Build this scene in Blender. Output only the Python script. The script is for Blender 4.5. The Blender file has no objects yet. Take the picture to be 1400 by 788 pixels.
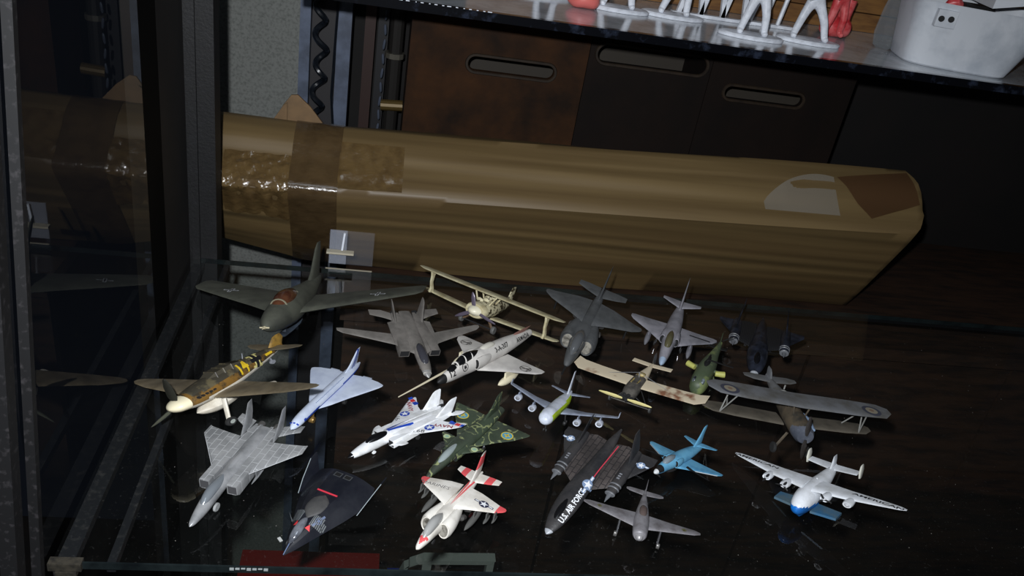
import bpy, bmesh, math, random
from mathutils import Vector, Matrix, Euler
from mathutils.bvhtree import BVHTree
from mathutils.geometry import tessellate_polygon
random.seed(7)
sc = bpy.context.scene
C = sc.collection
# ---------------------------------------------------------------- camera
cam = bpy.data.cameras.new('camera'); camo = bpy.data.objects.new('camera', cam); C.objects.link(camo)
RX = ((0.98209244, 0.08260178, 0.16932628), (-0.1060037, -0.50072784, 0.85908954), (0.15574871, -0.86165456, -0.48300493))
r_ = [Vector((RX[0][i], RX[1][i], RX[2][i])) for i in range(3)]        # right, down, forward in the room
CAM = Vector((0.20097741, -0.89869236, 0.5))
M = Matrix.Identity(4)
for i, v in enumerate((r_[0], -r_[1], -r_[2])):
    for j in range(3): M[j][i] = v[j]
M.translation = CAM
camo.matrix_world = M
cam.sensor_width = 36; cam.lens = 36 * 1150 / 1400; cam.clip_start = .01; cam.clip_end = 20
sc.camera = camo
# ---------------------------------------------------------------- world, light, exposure
w = bpy.data.worlds.new('night_room'); sc.world = w; w.use_nodes = True
w.node_tree.nodes['Background'].inputs[0].default_value = (.55, .68, 1, 1)
w.node_tree.nodes['Background'].inputs[1].default_value = 0.006
def area(name, loc, target, size, power, col):
    l = bpy.data.lights.new(name, 'AREA'); l.shape = 'DISK'; l.size = size; l.energy = power; l.color = col
    o = bpy.data.objects.new(name, l); C.objects.link(o); o.location = loc
    o.rotation_euler = (Vector(target) - Vector(loc)).to_track_quat('-Z', 'Y').to_euler()
    return o
# the flash of the camera that took the photograph, a little above and left of the lens, and a weak ceiling tube
area('flash_lamp', CAM + Vector((-.035, .0, .045)), (.33, -.2, .05), .018, 9.5, (.93, .96, 1))
area('ceiling_lamp', (.1, -1.1, 1.9), (.35, -.2, 0), .5, 2.4, (.8, .9, 1))
vs = sc.view_settings
vs.view_transform = 'Standard'; vs.look = 'None'; vs.exposure = 0; vs.gamma = 1; vs.use_curve_mapping = False

# ---------------------------------------------------------------- materials
def lin(c): return tuple((v / 12.92 if v <= .04045 else ((v + .055) / 1.055) ** 2.4) for v in c)
def rgb(r, g, b): return lin((r / 255, g / 255, b / 255)) + (1,)
_m = {}
def mat(name, col, rough=.5, metal=0, col2=None, nscale=60, lo=.4, hi=.65, bump=0, bscale=300, stretch=(1, 1, 1),
        dust=0, dustcol=(120, 118, 112), panels=None, squig=None, alpha=1, coat=0, spec=.5, bdist=.002, bdet=4):
    if name in _m: return _m[name]
    m = bpy.data.materials.new(name); _m[name] = m; m.use_nodes = True
    nt = m.node_tree; N = nt.nodes; L = nt.links; b = N['Principled BSDF']
    b.inputs['Roughness'].default_value = rough; b.inputs['Metallic'].default_value = metal
    b.inputs['Coat Weight'].default_value = coat; b.inputs['Coat Roughness'].default_value = .12
    b.inputs['Specular IOR Level'].default_value = spec
    tc = N.new('ShaderNodeTexCoord'); mp = N.new('ShaderNodeMapping'); mp.inputs['Scale'].default_value = stretch
    L.new(tc.outputs['Object'], mp.inputs[0])
    def noise(scale, detail=4, rgh=.6):
        n = N.new('ShaderNodeTexNoise'); n.inputs['Scale'].default_value = scale; n.inputs['Detail'].default_value = detail
        n.inputs['Roughness'].default_value = rgh; L.new(mp.outputs[0], n.inputs['Vector']); return n.outputs['Fac']
    def ramp(f, a, c, inv=False):
        r = N.new('ShaderNodeMapRange'); r.inputs[1].default_value = a; r.inputs[2].default_value = c
        if inv: r.inputs[3].default_value = 1; r.inputs[4].default_value = 0
        L.new(f, r.inputs[0]); return r.outputs[0]
    def mix(f, a, c):
        x = N.new('ShaderNodeMix'); x.data_type = 'RGBA'
        if isinstance(f, float): x.inputs[0].default_value = f
        else: L.new(f, x.inputs[0])
        for i, v in ((6, a), (7, c)):
            if isinstance(v, tuple): x.inputs[i].default_value = v
            else: L.new(v, x.inputs[i])
        return x.outputs[2]
    cur = rgb(*col)
    if col2: cur = mix(ramp(noise(nscale), lo, hi), cur, rgb(*col2))
    if squig:
        n = noise(squig[1], 1.5, .4)
        s = N.new('ShaderNodeMath'); s.operation = 'SUBTRACT'; s.inputs[1].default_value = .5; L.new(n, s.inputs[0])
        a = N.new('ShaderNodeMath'); a.operation = 'ABSOLUTE'; L.new(s.outputs[0], a.inputs[0])
        k = ramp(a.outputs[0], .012, .03, True)
        g = N.new('ShaderNodeMath'); g.operation = 'MULTIPLY'; L.new(k, g.inputs[0]); L.new(ramp(noise(squig[1] * .9), .42, .5), g.inputs[1])
        cur = mix(g.outputs[0], cur, rgb(*squig[0]))
    if panels:
        br = N.new('ShaderNodeTexBrick'); br.inputs['Scale'].default_value = panels[1]; br.inputs['Mortar Size'].default_value = panels[2]
        br.inputs['Color1'].default_value = (0, 0, 0, 1); br.inputs['Color2'].default_value = (.15, .15, .15, 1); br.inputs['Mortar'].default_value = (1, 1, 1, 1)
        L.new(mp.outputs[0], br.inputs['Vector'])
        cur = mix(br.outputs['Fac'], cur, rgb(*panels[0]))
    if dust:
        g = N.new('ShaderNodeNewGeometry'); sp = N.new('ShaderNodeSeparateXYZ'); L.new(g.outputs['Normal'], sp.inputs[0])
        k = ramp(sp.outputs['Z'], .1, 1.0)
        k2 = ramp(noise(45, 5, .7), .3, .75)
        mm = N.new('ShaderNodeMath'); mm.operation = 'MULTIPLY'; L.new(k, mm.inputs[0]); L.new(k2, mm.inputs[1])
        m2 = N.new('ShaderNodeMath'); m2.operation = 'MULTIPLY'; m2.inputs[1].default_value = dust; L.new(mm.outputs[0], m2.inputs[0])
        cur = mix(m2.outputs[0], cur, rgb(*dustcol))
        rr = N.new('ShaderNodeMath'); rr.operation = 'MULTIPLY_ADD'; rr.inputs[1].default_value = .6; rr.inputs[2].default_value = rough
        L.new(m2.outputs[0], rr.inputs[0]); L.new(rr.outputs[0], b.inputs['Roughness'])
    if isinstance(cur, tuple): b.inputs['Base Color'].default_value = cur
    else: L.new(cur, b.inputs['Base Color'])
    if bump:
        bm = N.new('ShaderNodeBump'); bm.inputs['Strength'].default_value = bump; bm.inputs['Distance'].default_value = bdist
        L.new(noise(bscale, bdet, .4 if bdet < 3 else .6), bm.inputs['Height']); L.new(bm.outputs[0], b.inputs['Normal'])
    if alpha < 1: b.inputs['Alpha'].default_value = alpha
    return m
def glass_sheet(name, tint, refl=1.0, dustamt=.01, dustcol=(150, 155, 160), ior=1.5, rough=.0):
    """thin clear pane: straight-through transmission, Fresnel mirror, a film of dust"""
    m = bpy.data.materials.new(name); m.use_nodes = True; nt = m.node_tree; N = nt.nodes; L = nt.links; N.clear()
    out = N.new('ShaderNodeOutputMaterial'); tr = N.new('ShaderNodeBsdfTransparent'); tr.inputs[0].default_value = tint
    gl = N.new('ShaderNodeBsdfGlossy'); gl.inputs['Roughness'].default_value = rough; gl.inputs[0].default_value = (refl, refl, refl, 1)
    ge = N.new('ShaderNodeNewGeometry'); dt = N.new('ShaderNodeVectorMath'); dt.operation = 'DOT_PRODUCT'; L.new(ge.outputs['Normal'], dt.inputs[0]); L.new(ge.outputs['Incoming'], dt.inputs[1])
    def ma(op, x, y):
        n = N.new('ShaderNodeMath'); n.operation = op
        for i, v in ((0, x), (1, y)):
            if v is None: continue
            if isinstance(v, (int, float)): n.inputs[i].default_value = v
            else: L.new(v, n.inputs[i])
        return n.outputs[0]
    r0 = ((ior - 1) / (ior + 1)) ** 2                                   # Schlick, the same from either side of the pane
    frs = ma('ADD', ma('MULTIPLY', ma('POWER', ma('SUBTRACT', 1.0, ma('ABSOLUTE', dt.outputs['Value'], None)), 5.0), 1 - r0), r0)
    mx = N.new('ShaderNodeMixShader'); L.new(frs, mx.inputs[0]); L.new(tr.outputs[0], mx.inputs[1]); L.new(gl.outputs[0], mx.inputs[2])
    df = N.new('ShaderNodeBsdfDiffuse'); df.inputs[0].default_value = rgb(*dustcol)
    tc = N.new('ShaderNodeTexCoord'); n1 = N.new('ShaderNodeTexNoise'); n1.inputs['Scale'].default_value = 9; n1.inputs['Detail'].default_value = 8; n1.inputs['Roughness'].default_value = .7
    L.new(tc.outputs['Object'], n1.inputs['Vector'])
    n2 = N.new('ShaderNodeTexNoise'); n2.inputs['Scale'].default_value = 420; n2.inputs['Detail'].default_value = 2
    L.new(tc.outputs['Object'], n2.inputs['Vector'])
    r1 = N.new('ShaderNodeMapRange'); r1.inputs[1].default_value = .38; r1.inputs[2].default_value = .75; r1.inputs[3].default_value = dustamt * .3; r1.inputs[4].default_value = dustamt * .8
    L.new(n1.outputs[0], r1.inputs[0])
    r2 = N.new('ShaderNodeMapRange'); r2.inputs[1].default_value = .66; r2.inputs[2].default_value = .74; r2.inputs[3].default_value = 0; r2.inputs[4].default_value = dustamt * 3
    L.new(n2.outputs[0], r2.inputs[0])
    ad = N.new('ShaderNodeMath'); ad.operation = 'ADD'; L.new(r1.outputs[0], ad.inputs[0]); L.new(r2.outputs[0], ad.inputs[1])
    mx2 = N.new('ShaderNodeMixShader'); L.new(ad.outputs[0], mx2.inputs[0]); L.new(mx.outputs[0], mx2.inputs[1]); L.new(df.outputs[0], mx2.inputs[2])
    L.new(mx2.outputs[0], out.inputs[0]); return m

# ---------------------------------------------------------------- mesh helpers: a geo is (verts, faces)
def add(*gs):
    V = []; F = []
    for v, f in gs:
        k = len(V); V += list(v); F += [tuple(i + k for i in q) for q in f]
    return V, F
def xf(g, M): return [tuple(M @ Vector(v)) for v in g[0]], g[1]
def mir(g): return [(x, -y, z) for x, y, z in g[0]], [tuple(reversed(f)) for f in g[1]]
def both(g): return add(g, mir(g))
def loft(rings, cap=True):
    V = []; F = []; n = len(rings[0])
    for r in rings: V += r
    for i in range(len(rings) - 1):
        for j in range(n):
            a = i * n + j; b = i * n + (j + 1) % n
            F.append((a, b, b + n, a + n))
    if cap: F.append(tuple(range(n - 1, -1, -1))); F.append(tuple(range((len(rings) - 1) * n, len(rings) * n)))
    return V, F
def cr(p, sub):
    """catmull-rom through the station tuples"""
    out = []
    for i in range(len(p) - 1):
        a, b, c, d = p[max(i - 1, 0)], p[i], p[i + 1], p[min(i + 2, len(p) - 1)]
        for s in range(sub):
            t = s / sub
            q = [.5 * ((2 * y) + (z - x) * t + (2 * x - 5 * y + 4 * z - w) * t * t + (-x + 3 * y - 3 * z + w) * t ** 3) for x, y, z, w in zip(a, b, c, d)]
            for k in (2, 3): q[k] = max(q[k], .0008)
            out.append(q)
    out.append(list(p[-1])); return out
def fus(st, n=20, sub=4, e=2.0, y0=0):
    """body from stations (x, z centre, half width, half height)"""
    rings = []
    for x, z, ry, rz in cr(st, sub):
        ring = []
        for j in range(n):
            a = 2 * math.pi * j / n; c, s = math.cos(a), math.sin(a)
            ring.append((x, y0 + ry * math.copysign(abs(c) ** (2 / e), c), z + rz * math.copysign(abs(s) ** (2 / e), s)))
        rings.append(ring)
    g = loft(rings); return g
AF = [(0, 0), (.04, .55), (.15, .95), (.35, 1), (.65, .7), (1, .05), (1, -.05), (.65, -.5), (.35, -.75), (.15, -.75), (.04, -.45)]
def wing(secs, sub=1):
    """secs (y, z, xLE, xTE, thickness)"""
    S = []
    for i in range(len(secs) - 1):
        for s in range(sub):
            t = s / sub; S.append([a + (b - a) * t for a, b in zip(secs[i], secs[i + 1])])
    S.append(secs[-1])
    return loft([[(le + (te - le) * u, y, z + v * t / 2) for u, v in AF] for y, z, le, te, t in S])
def fin(secs, y0=0, lean=0):
    """secs (z, xLE, xTE, thickness); lean shifts y per unit z"""
    z0 = secs[0][0]
    return loft([[(le + (te - le) * u, y0 + lean * (z - z0) + v * t / 2, z) for u, v in AF] for z, le, te, t in secs])
def tube(pts, r, n=8, cap=True):
    P = [Vector(p) for p in pts]; rr = r if isinstance(r, (list, tuple)) else [r] * len(P); rings = []
    up = None
    for i, p in enumerate(P):
        d = (P[min(i + 1, len(P) - 1)] - P[max(i - 1, 0)]).normalized()
        if up is None: up = Vector((0, 0, 1)) if abs(d.z) < .9 else Vector((1, 0, 0))
        s = d.cross(up).normalized(); up = s.cross(d).normalized()
        rings.append([tuple(p + (s * math.cos(2 * math.pi * j / n) + up * math.sin(2 * math.pi * j / n)) * rr[i]) for j in range(n)])
    return loft(rings, cap)
def bx(a, b):
    (x0, y0, z0), (x1, y1, z1) = a, b
    V = [(x, y, z) for x in (x0, x1) for y in (y0, y1) for z in (z0, z1)]
    return V, [(0, 1, 3, 2), (4, 6, 7, 5), (0, 4, 5, 1), (2, 3, 7, 6), (0, 2, 6, 4), (1, 5, 7, 3)]
def wheel(c, r, w, n=16):
    x, y, z = c
    prof = [(-w / 2, r * .55), (-w / 2, r * .9), (-w * .3, r), (w * .3, r), (w / 2, r * .9), (w / 2, r * .55)]
    return loft([[(x + rr * math.cos(2 * math.pi * j / n), y + o, z + rr * math.sin(2 * math.pi * j / n)) for j in range(n)] for o, rr in prof])
def poly(pts, z0, z1):
    """vertical extrusion of a plan outline"""
    n = len(pts)
    return [(x, y, z0) for x, y in pts] + [(x, y, z1) for x, y in pts], [tuple(range(n - 1, -1, -1)), tuple(range(n, 2 * n))] + [(i, (i + 1) % n, (i + 1) % n + n, i + n) for i in range(n)]
def mesh(name, g, mats, parent=None, S=(1, 1, 1), fn=None, smooth=True, label=None, ang=35):
    me = bpy.data.meshes.new(name)
    V = [(x * S[0], y * S[1], z * S[2]) for x, y, z in g[0]]
    me.from_pydata(V, [], g[1]); 
    bm = bmesh.new(); bm.from_mesh(me); bmesh.ops.recalc_face_normals(bm, faces=bm.faces); bm.to_mesh(me); bm.free()
    if not isinstance(mats, (list, tuple)): mats = [mats]
    for m in mats: me.materials.append(m)
    if fn:
        for p in me.polygons:
            c = p.center; p.material_index = fn(c.x / S[0], c.y / S[1], c.z / S[2])
    if smooth:
        me.polygons.foreach_set('use_smooth', [True] * len(me.polygons)); me.set_sharp_from_angle(angle=math.radians(ang))
    o = bpy.data.objects.new(name, me); C.objects.link(o)
    if parent: o.parent = parent
    if label: o['label'] = label
    return o
def tag(o, label, cat, group=None, kind=None):
    o['label'] = label; o['category'] = cat
    if group: o['group'] = group
    if kind: o['kind'] = kind
    return o
def empty(name, loc=(0, 0, 0), rot=(0, 0, 0)):
    o = bpy.data.objects.new(name, None); C.objects.link(o); o.location = loc; o.rotation_euler = rot; o.empty_display_size = .01; return o
def struct(name, g, m, smooth=False):
    o = mesh(name, g, m, smooth=smooth); o['kind'] = 'structure'; return o

def finer(g, L_=.0009):
    """triangulate and split long edges so that printing follows curved surfaces"""
    bm = bmesh.new(); vs_ = [bm.verts.new(v) for v in g[0]]
    for f in g[1]:
        try: bm.faces.new([vs_[i] for i in f])
        except ValueError: pass
    bmesh.ops.triangulate(bm, faces=bm.faces)
    for _ in range(3):
        e = [e for e in bm.edges if e.calc_length() > L_]
        if not e: break
        bmesh.ops.subdivide_edges(bm, edges=e, cuts=1); bmesh.ops.triangulate(bm, faces=[f for f in bm.faces if len(f.verts) > 3])
    bm.verts.index_update(); r = ([tuple(v.co) for v in bm.verts], [tuple(v.index for v in f.verts) for f in bm.faces]); bm.free(); return r
class Craft:
    """one model aircraft: an Empty that parents its parts; local unit = one aircraft length, nose at x=.5, port wing +y, ground z=0"""
    def __init__(s, name, label, fit, cat='model aircraft'):
        x, y, z, yaw, p, r, sx, sy, sz = fit
        s.root = empty(name, (x, y, z)); s.root.rotation_euler = Euler((r, p, yaw), 'XYZ')
        s.S = (sx, sy, sz); tag(s.root, label, cat); s.o = []
        s.root['group'] = 'model aircraft standing on the glass shelf'
    def p(s, name, g, m, parent=None, fn=None, smooth=True, label=None, ang=35):
        o = mesh(name, g, m, parent or s.root, s.S, fn, smooth, label, ang); s.o.append(o); return o
    def decal(s, name, pieces, target, org, u, n=(0, 0, 1), parent=None, off=.0003, label=None):
        """flat printing laid on the surface of target; pieces = [(geo in metres on xy, material)]"""
        bv = BVHTree.FromPolygons([v.co.copy() for v in target.data.vertices], [tuple(p.vertices) for p in target.data.polygons])
        u = Vector(u).normalized(); n = Vector(n).normalized(); v = n.cross(u).normalized(); u = v.cross(n).normalized()
        o3 = Vector((org[0] * s.S[0], org[1] * s.S[1], org[2] * s.S[2]))
        V = []; F = []; mi = []; mats = []
        for k, (g, m) in enumerate(pieces):
            g = finer(g)
            b = len(V); mats.append(m)
            for a in g[0]:
                q = o3 + u * a[0] + v * a[1]
                hit = bv.ray_cast(q + n * .03, -n)
                V.append(tuple((hit[0] if hit[0] is not None else q) + n * (off + .00008 * k)))
            for f in g[1]: F.append(tuple(i + b for i in f)); mi.append(k)
        me = bpy.data.meshes.new(name); me.from_pydata(V, [], F)
        for m in mats: me.materials.append(m)
        me.polygons.foreach_set('material_index', mi)
        o = bpy.data.objects.new(name, me); C.objects.link(o); o.parent = target if parent is None else parent
        if label: o['label'] = label
        s.o.append(o); return o
    def land(s):
        """set it down so that its lowest point touches the glass"""
        bpy.context.view_layer.update(); s.root.rotation_mode = 'XYZ'
        Mr = Matrix.LocRotScale(s.root.location, s.root.rotation_euler, None)
        z = min((Mr @ v.co).z for o in s.o for v in o.data.vertices)
        s.root.location.z += .0002 - z
_tc = {}
def text(txt, h, bold=False, sx=1.0, shear=0):
    k = (txt, h, bold, sx, shear)
    if k in _tc: return _tc[k]
    cu = bpy.data.curves.new('t', 'FONT'); cu.body = txt; cu.size = h * 1.38; cu.resolution_u = 2; cu.align_x = 'CENTER'; cu.align_y = 'CENTER'; cu.shear = shear
    if bold: cu.offset = h * .035
    o = bpy.data.objects.new('t', cu); C.objects.link(o); bpy.context.view_layer.update()
    me = o.to_mesh(); g = ([(v.co.x * sx, v.co.y, 0) for v in me.vertices], [tuple(p.vertices) for p in me.polygons])
    o.to_mesh_clear(); bpy.data.objects.remove(o); bpy.data.curves.remove(cu); _tc[k] = g; return g
def disc(r, n=24, r0=0, c=(0, 0)):
    V = [(c[0] + r * math.cos(2 * math.pi * j / n), c[1] + r * math.sin(2 * math.pi * j / n), 0) for j in range(n)]
    if r0 == 0: return V + [(c[0], c[1], 0)], [(j, (j + 1) % n, n) for j in range(n)]
    V += [(c[0] + r0 * math.cos(2 * math.pi * j / n), c[1] + r0 * math.sin(2 * math.pi * j / n), 0) for j in range(n)]
    return V, [(j, (j + 1) % n, (j + 1) % n + n, j + n) for j in range(n)]
def star(r, k=5):
    V = [(0, 0, 0)] + [((r if i % 2 == 0 else r * .4) * math.sin(math.pi * i / k), (r if i % 2 == 0 else r * .4) * math.cos(math.pi * i / k), 0) for i in range(2 * k)]
    return V, [(0, 1 + (i + 1) % (2 * k), 1 + i) for i in range(2 * k)]
def rect(x0, y0, x1, y1, nx=6, ny=1):
    V = [(x0 + (x1 - x0) * i / nx, y0 + (y1 - y0) * j / ny, 0) for j in range(ny + 1) for i in range(nx + 1)]
    return V, [(j * (nx + 1) + i, j * (nx + 1) + i + 1, (j + 1) * (nx + 1) + i + 1, (j + 1) * (nx + 1) + i) for j in range(ny) for i in range(nx)]
def plates(*q):
    """flat quads/triangles given as lists of (x,y)"""
    V = []; F = []
    for p in q: F.append(tuple(range(len(V), len(V) + len(p)))); V += [(a, b, 0) for a, b in p]
    return V, F
def pod(x0, x1, y, z, r, r2=None):
    """pointed store / drop tank between x0 (nose) and x1 (tail)"""
    L_ = x0 - x1; r2 = r2 or r
    return fus([(x0, z, .001, .001), (x0 - L_ * .12, z, r * .6, r2 * .6), (x0 - L_ * .35, z, r, r2), (x0 - L_ * .7, z, r * .85, r2 * .85), (x1, z, .002, .002)], 12, 3, y0=y)
def prop(c, R, w, blades, a0=0, th=.006):
    g = []
    for k in range(blades):
        a = a0 + 2 * math.pi * k / blades
        b = loft([[(x, y * wd, r) for x, y in ((.0, -1), (th, -.3), (th, .5), (0, 1), (-th * .3, .3))] for r, wd in ((.1 * R, w * .5), (.35 * R, w), (.7 * R, w * .9), (.95 * R, w * .45), (R, w * .1))])
        g.append(xf(b, Matrix.Translation(c) @ Matrix.Rotation(a, 4, 'X')))
    return g
BLK = mat('gloss_black', (16, 16, 18), .25); BLKM = mat('matt_black', (20, 20, 21), .6)
RUB = mat('rubber', (28, 28, 28), .8); DRK = mat('intake_dark', (22, 22, 24), .9)
WHT = mat('white_enamel', (236, 238, 242), .35, col2=(205, 206, 205), nscale=70, coat=.2)
RED = mat('red_marking', (206, 52, 56), .45); BLU = mat('blue_marking', (28, 66, 170), .45); YEL = mat('yellow_marking', (214, 180, 40), .5)
INK = mat('black_marking', (18, 18, 22), .6); PWH = mat('white_marking', (225, 228, 232), .5); GRYI = mat('grey_marking', (120, 122, 128), .6)
STEEL = mat('bright_metal', (190, 190, 195), .3, 1)
# ================================================================ the room and the cabinet
wallm = mat('grey_plaster', (124, 126, 122), .9, col2=(98, 100, 96), nscale=240, lo=.45, hi=.7, bump=.25, bscale=400)
struct('wall_back', bx((-.16, .42, -1.0), (.09, .5, .7)), wallm)
struct('wall_right', bx((.09, .5, -1.0), (1.6, .56, .7)), mat('black_brown_wall', (16, 11, 9), .8, col2=(9, 7, 6), nscale=8))
struct('floor', bx((-.6, -1.6, -1.04), (1.7, .56, -1.0)), mat('dark_floor', (20, 17, 16), .7, col2=(30, 24, 20), nscale=12))
metal = mat('dark_painted_metal', (10, 10, 12), .6, .1, col2=(18, 18, 21), nscale=60, lo=.5, hi=.75, bump=.2)
cab = tag(empty('display_cabinet', (0, 0, -1)), 'dark painted metal frame of the display cabinet, posts and rails at the left', 'cabinet')
def cpart(name, g, m, smooth=False, label=None):
    o = mesh(name, ([(x, y, z + 1) for x, y, z in g[0]], g[1]), m, cab, smooth=smooth, label=label); return o
cpart('corner_post', add(bx((-.004, .0, -1.0), (.026, .03, .7)), bx((.0, -.004, -1.0), (.008, .0, .7))), metal)
cpart('corner_post', add(bx((-.018, -.155, -1.0), (-.004, -.0, .7)), bx((-.024, -.1, -1.0), (-.018, -.085, .7)), bx((-.024, -.04, -1.0), (-.018, -.03, .7))), mat('black_frame', (13, 12, 12), .6, col2=(22, 18, 17), nscale=30))
cpart('front_post', add(loft([[(x, y + (z) * .19 - .475, z) for x, y in ((-.003, -.006), (.003, -.006), (.003, .0), (-.003, .0))] for z in (-.15, 0, .45)]), loft([[(x, y + (z) * .19 - .475, z) for x, y in ((-.01, -.034), (.0, -.034), (.0, -.022), (-.01, -.022))] for z in (-.15, 0, .45)])), mat('worn_post', (10, 10, 12), .6, .2, col2=(42, 40, 42), nscale=200, lo=.55, hi=.7))
g_side = glass_sheet('side_glass', (.8, .82, .82, 1), .85, .0015)
cpart('side_pane', ([(-.004, -.46, -1.0), (-.004, -.1, -1.0), (-.004, -.1, .7), (-.004, -.46, .7)], [(0, 1, 2, 3)]), g_side)
rail = mat('rail_metal', (18, 19, 23), .6, .2, col2=(46, 44, 44), nscale=160, lo=.52, hi=.7)
cpart('shelf_rail', add(bx((.0, -.455, -.014), (.012, .0, -.0065)), bx((.0, -.455, -.03), (.003, .0, -.014))), rail)
cpart('shelf_rail', add(bx((.034, -.45, -.014), (.04, .0, -.0065))), rail)
cpart('shelf_bracket', add(bx((-.002, -.458, -.0055), (.02, -.451, .0012)), bx((.002, -.4575, -.012), (.016, -.452, -.0075))), mat('beige_bracket', (54, 50, 42), .6, col2=(30, 28, 24), nscale=200))
cpart('shelf_rail', bx((.15, .002, -.012), (1.25, .005, -.007)), mat('black_rail', (18, 18, 20), .4))
# the glass shelf the aircraft stand on
sg = glass_sheet('shelf_glass', (.92, .95, .94, 1), 1.0, .012, (150, 152, 150))
edge = mat('glass_edge', (30, 37, 38), .15, coat=.3, col2=(16, 20, 22), nscale=30)
sh = empty('glass_shelf', (0, -.455, -.006)); tag(sh, 'wide dusty glass shelf carrying the model aircraft', 'shelf')
def spart(par, off, name, g, m, label=None): 
    return mesh(name, ([(x - off[0], y - off[1], z - off[2]) for x, y, z in g[0]], g[1]), m, par, smooth=False, label=label)
so = (0, -.455, -.006)
spart(sh, so, 'glass_pane', ([(0, -.4535, 0), (1.25, -.4535, 0), (1.25, -.001, 0), (0, -.001, 0)], [(0, 1, 2, 3)]), sg)
spart(sh, so, 'front_edge', bx((0, -.455, -.006), (1.25, -.4535, 0)), edge)
spart(sh, so, 'back_edge', bx((0, -.001, -.006), (1.25, 0, 0)), edge)
spart(sh, so, 'edge_chip', add(*[bx((.12 + .004 * k, -.4556, -.003 + .0006 * (k % 3)), (.123 + .004 * k, -.455, -.001)) for k in range(7)]), mat('chip_white', (150, 156, 156), .4))
# lower glass shelf and what stands on it
sh2 = tag(empty('lower_glass_shelf', (0, -.44, -.31)), 'lower glass shelf seen dimly through the upper one', 'shelf')
spart(sh2, (0, -.44, -.31), 'glass_pane', ([(0, -.44, -.305), (1.25, -.44, -.305), (1.25, 0, -.305), (0, 0, -.305)], [(0, 1, 2, 3)]), glass_sheet('lower_glass', (.75, .8, .78, 1), 1.0, .01))
bus = tag(empty('toy_bus', (.165, -.235, -.305)), 'red toy bus with orange and yellow band below the shelf, bottom left', 'toy')
rb = mat('bus_red', (72, 14, 10), .4)
mesh('body', loft([[(x, y, z) for y, z in ((-.03, .006), (-.03, .05), (-.022, .06), (.022, .06), (.03, .05), (.03, .006))] for x in (-.075, .075)]), rb, bus, smooth=False)
mesh('band', bx((-.076, -.031, .03), (.076, .031, .04)), mat('bus_orange', (226, 140, 40), .5), bus, smooth=False)
mesh('window_strip', bx((-.07, -.0308, .042), (.07, .0308, .05)), mat('bus_blue', (30, 40, 90), .3), bus, smooth=False)
for x in (-.05, .05):
    for y in (-.026, .026): mesh('wheel', wheel((x, y, .009), .009, .006), RUB, bus)
hf = tag(empty('bent_metal_frame', (.315, -.235, -.305)), 'pale grey bent metal frame below the shelf, bottom centre', 'frame')
fm = mat('pale_frame', (84, 90, 84), .6)
P_ = [(-.05, 0, .0), (-.05, 0, .055), (-.045, 0, .07), (-.03, 0, .078), (.045, 0, .08)]
mesh('arch', loft([[(x - .003, y - .006, z - .003), (x + .003, y - .006, z + .003), (x + .003, y + .006, z + .003), (x - .003, y + .006, z - .003)] for x, y, z in P_ + [(.05, 0, .08)]]), fm, hf, smooth=False)
mesh('upright', bx((-.028, -.004, 0), (-.018, .004, .078)), fm, hf, smooth=False); mesh('upright', bx((.044, -.005, 0), (.052, .005, .08)), fm, hf, smooth=False)
tag(mesh('blue_block', loft([[((.262 + a * .012), -.235 + b * .015, z) for a, b in ((-1, -1), (1, -1), (1, 1), (-1, 1))] for z in (-.305, -.26)]), mat('block_blue', (14, 26, 76), .4), smooth=False), 'small blue block between the red bus and the bent frame', 'toy')

# dark counter behind the shelf, carrying the parcel and the crates
wood = mat('dark_brown_wood', (52, 34, 22), .6, col2=(30, 20, 14), nscale=14, stretch=(1, 6, 6))
ct = tag(empty('rear_counter', (.75, .03, -.6)), 'dark brown wooden counter behind the glass shelf', 'counter')
co = (.75, .03, -.6)
spart(ct, co, 'top_board', bx((.17, .03, -.09), (1.5, .42, -.071)), wood)
for k in range(4): spart(ct, co, 'front_panel', bx((.175 + .33 * k, .045, -1.0), (.5 + .33 * k, .06, -.092)), wood)

# column with the coiled cable
col = tag(empty('metal_column', (.12, .37, -1)), 'narrow blue-grey metal column with dark centre, right of the grey wall', 'column')
cl = (.12, .37, -1); bgm = mat('blue_grey_paint', (92, 102, 122), .5, col2=(72, 80, 96), nscale=40)
spart(col, cl, 'flange', bx((.075, .36, -1), (.09, .4, .7)), bgm); spart(col, cl, 'flange', bx((.128, .36, -1), (.148, .4, .7)), bgm)
spart(col, cl, 'web', bx((.09, .385, -1), (.128, .4, .7)), mat('dark_web', (44, 42, 44), .6))
def S(t, T): return t
pts = []
for i in range(300):
    t = i / 299; a = t * 2 * math.pi * 9
    pts.append((.106 + .0075 * math.cos(a) + .002 * math.sin(t * 20), .35 + .0075 * math.sin(a), .42 - .38 * t))
pts += [(.106 + .02 * k / 6 + .004 * math.sin(k), .345, .04 - .005 * k) for k in range(1, 7)]
tag(mesh('coiled_cable', tube(pts, .0044, 8), mat('cable_black', (20, 24, 30), .3, coat=.4)), 'black coiled cable hanging in front of the blue-grey column', 'cable')
tag(mesh('thin_cable', tube([(.128, .35, .45), (.13, .35, .3), (.127, .35, .2), (.125, .35, .1), (.132, .348, .03), (.14, .347, -.01)], .002, 6), mat('cable_black', (20, 24, 30), .3)), 'thin straight black cable beside the coiled one', 'cable')
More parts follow.
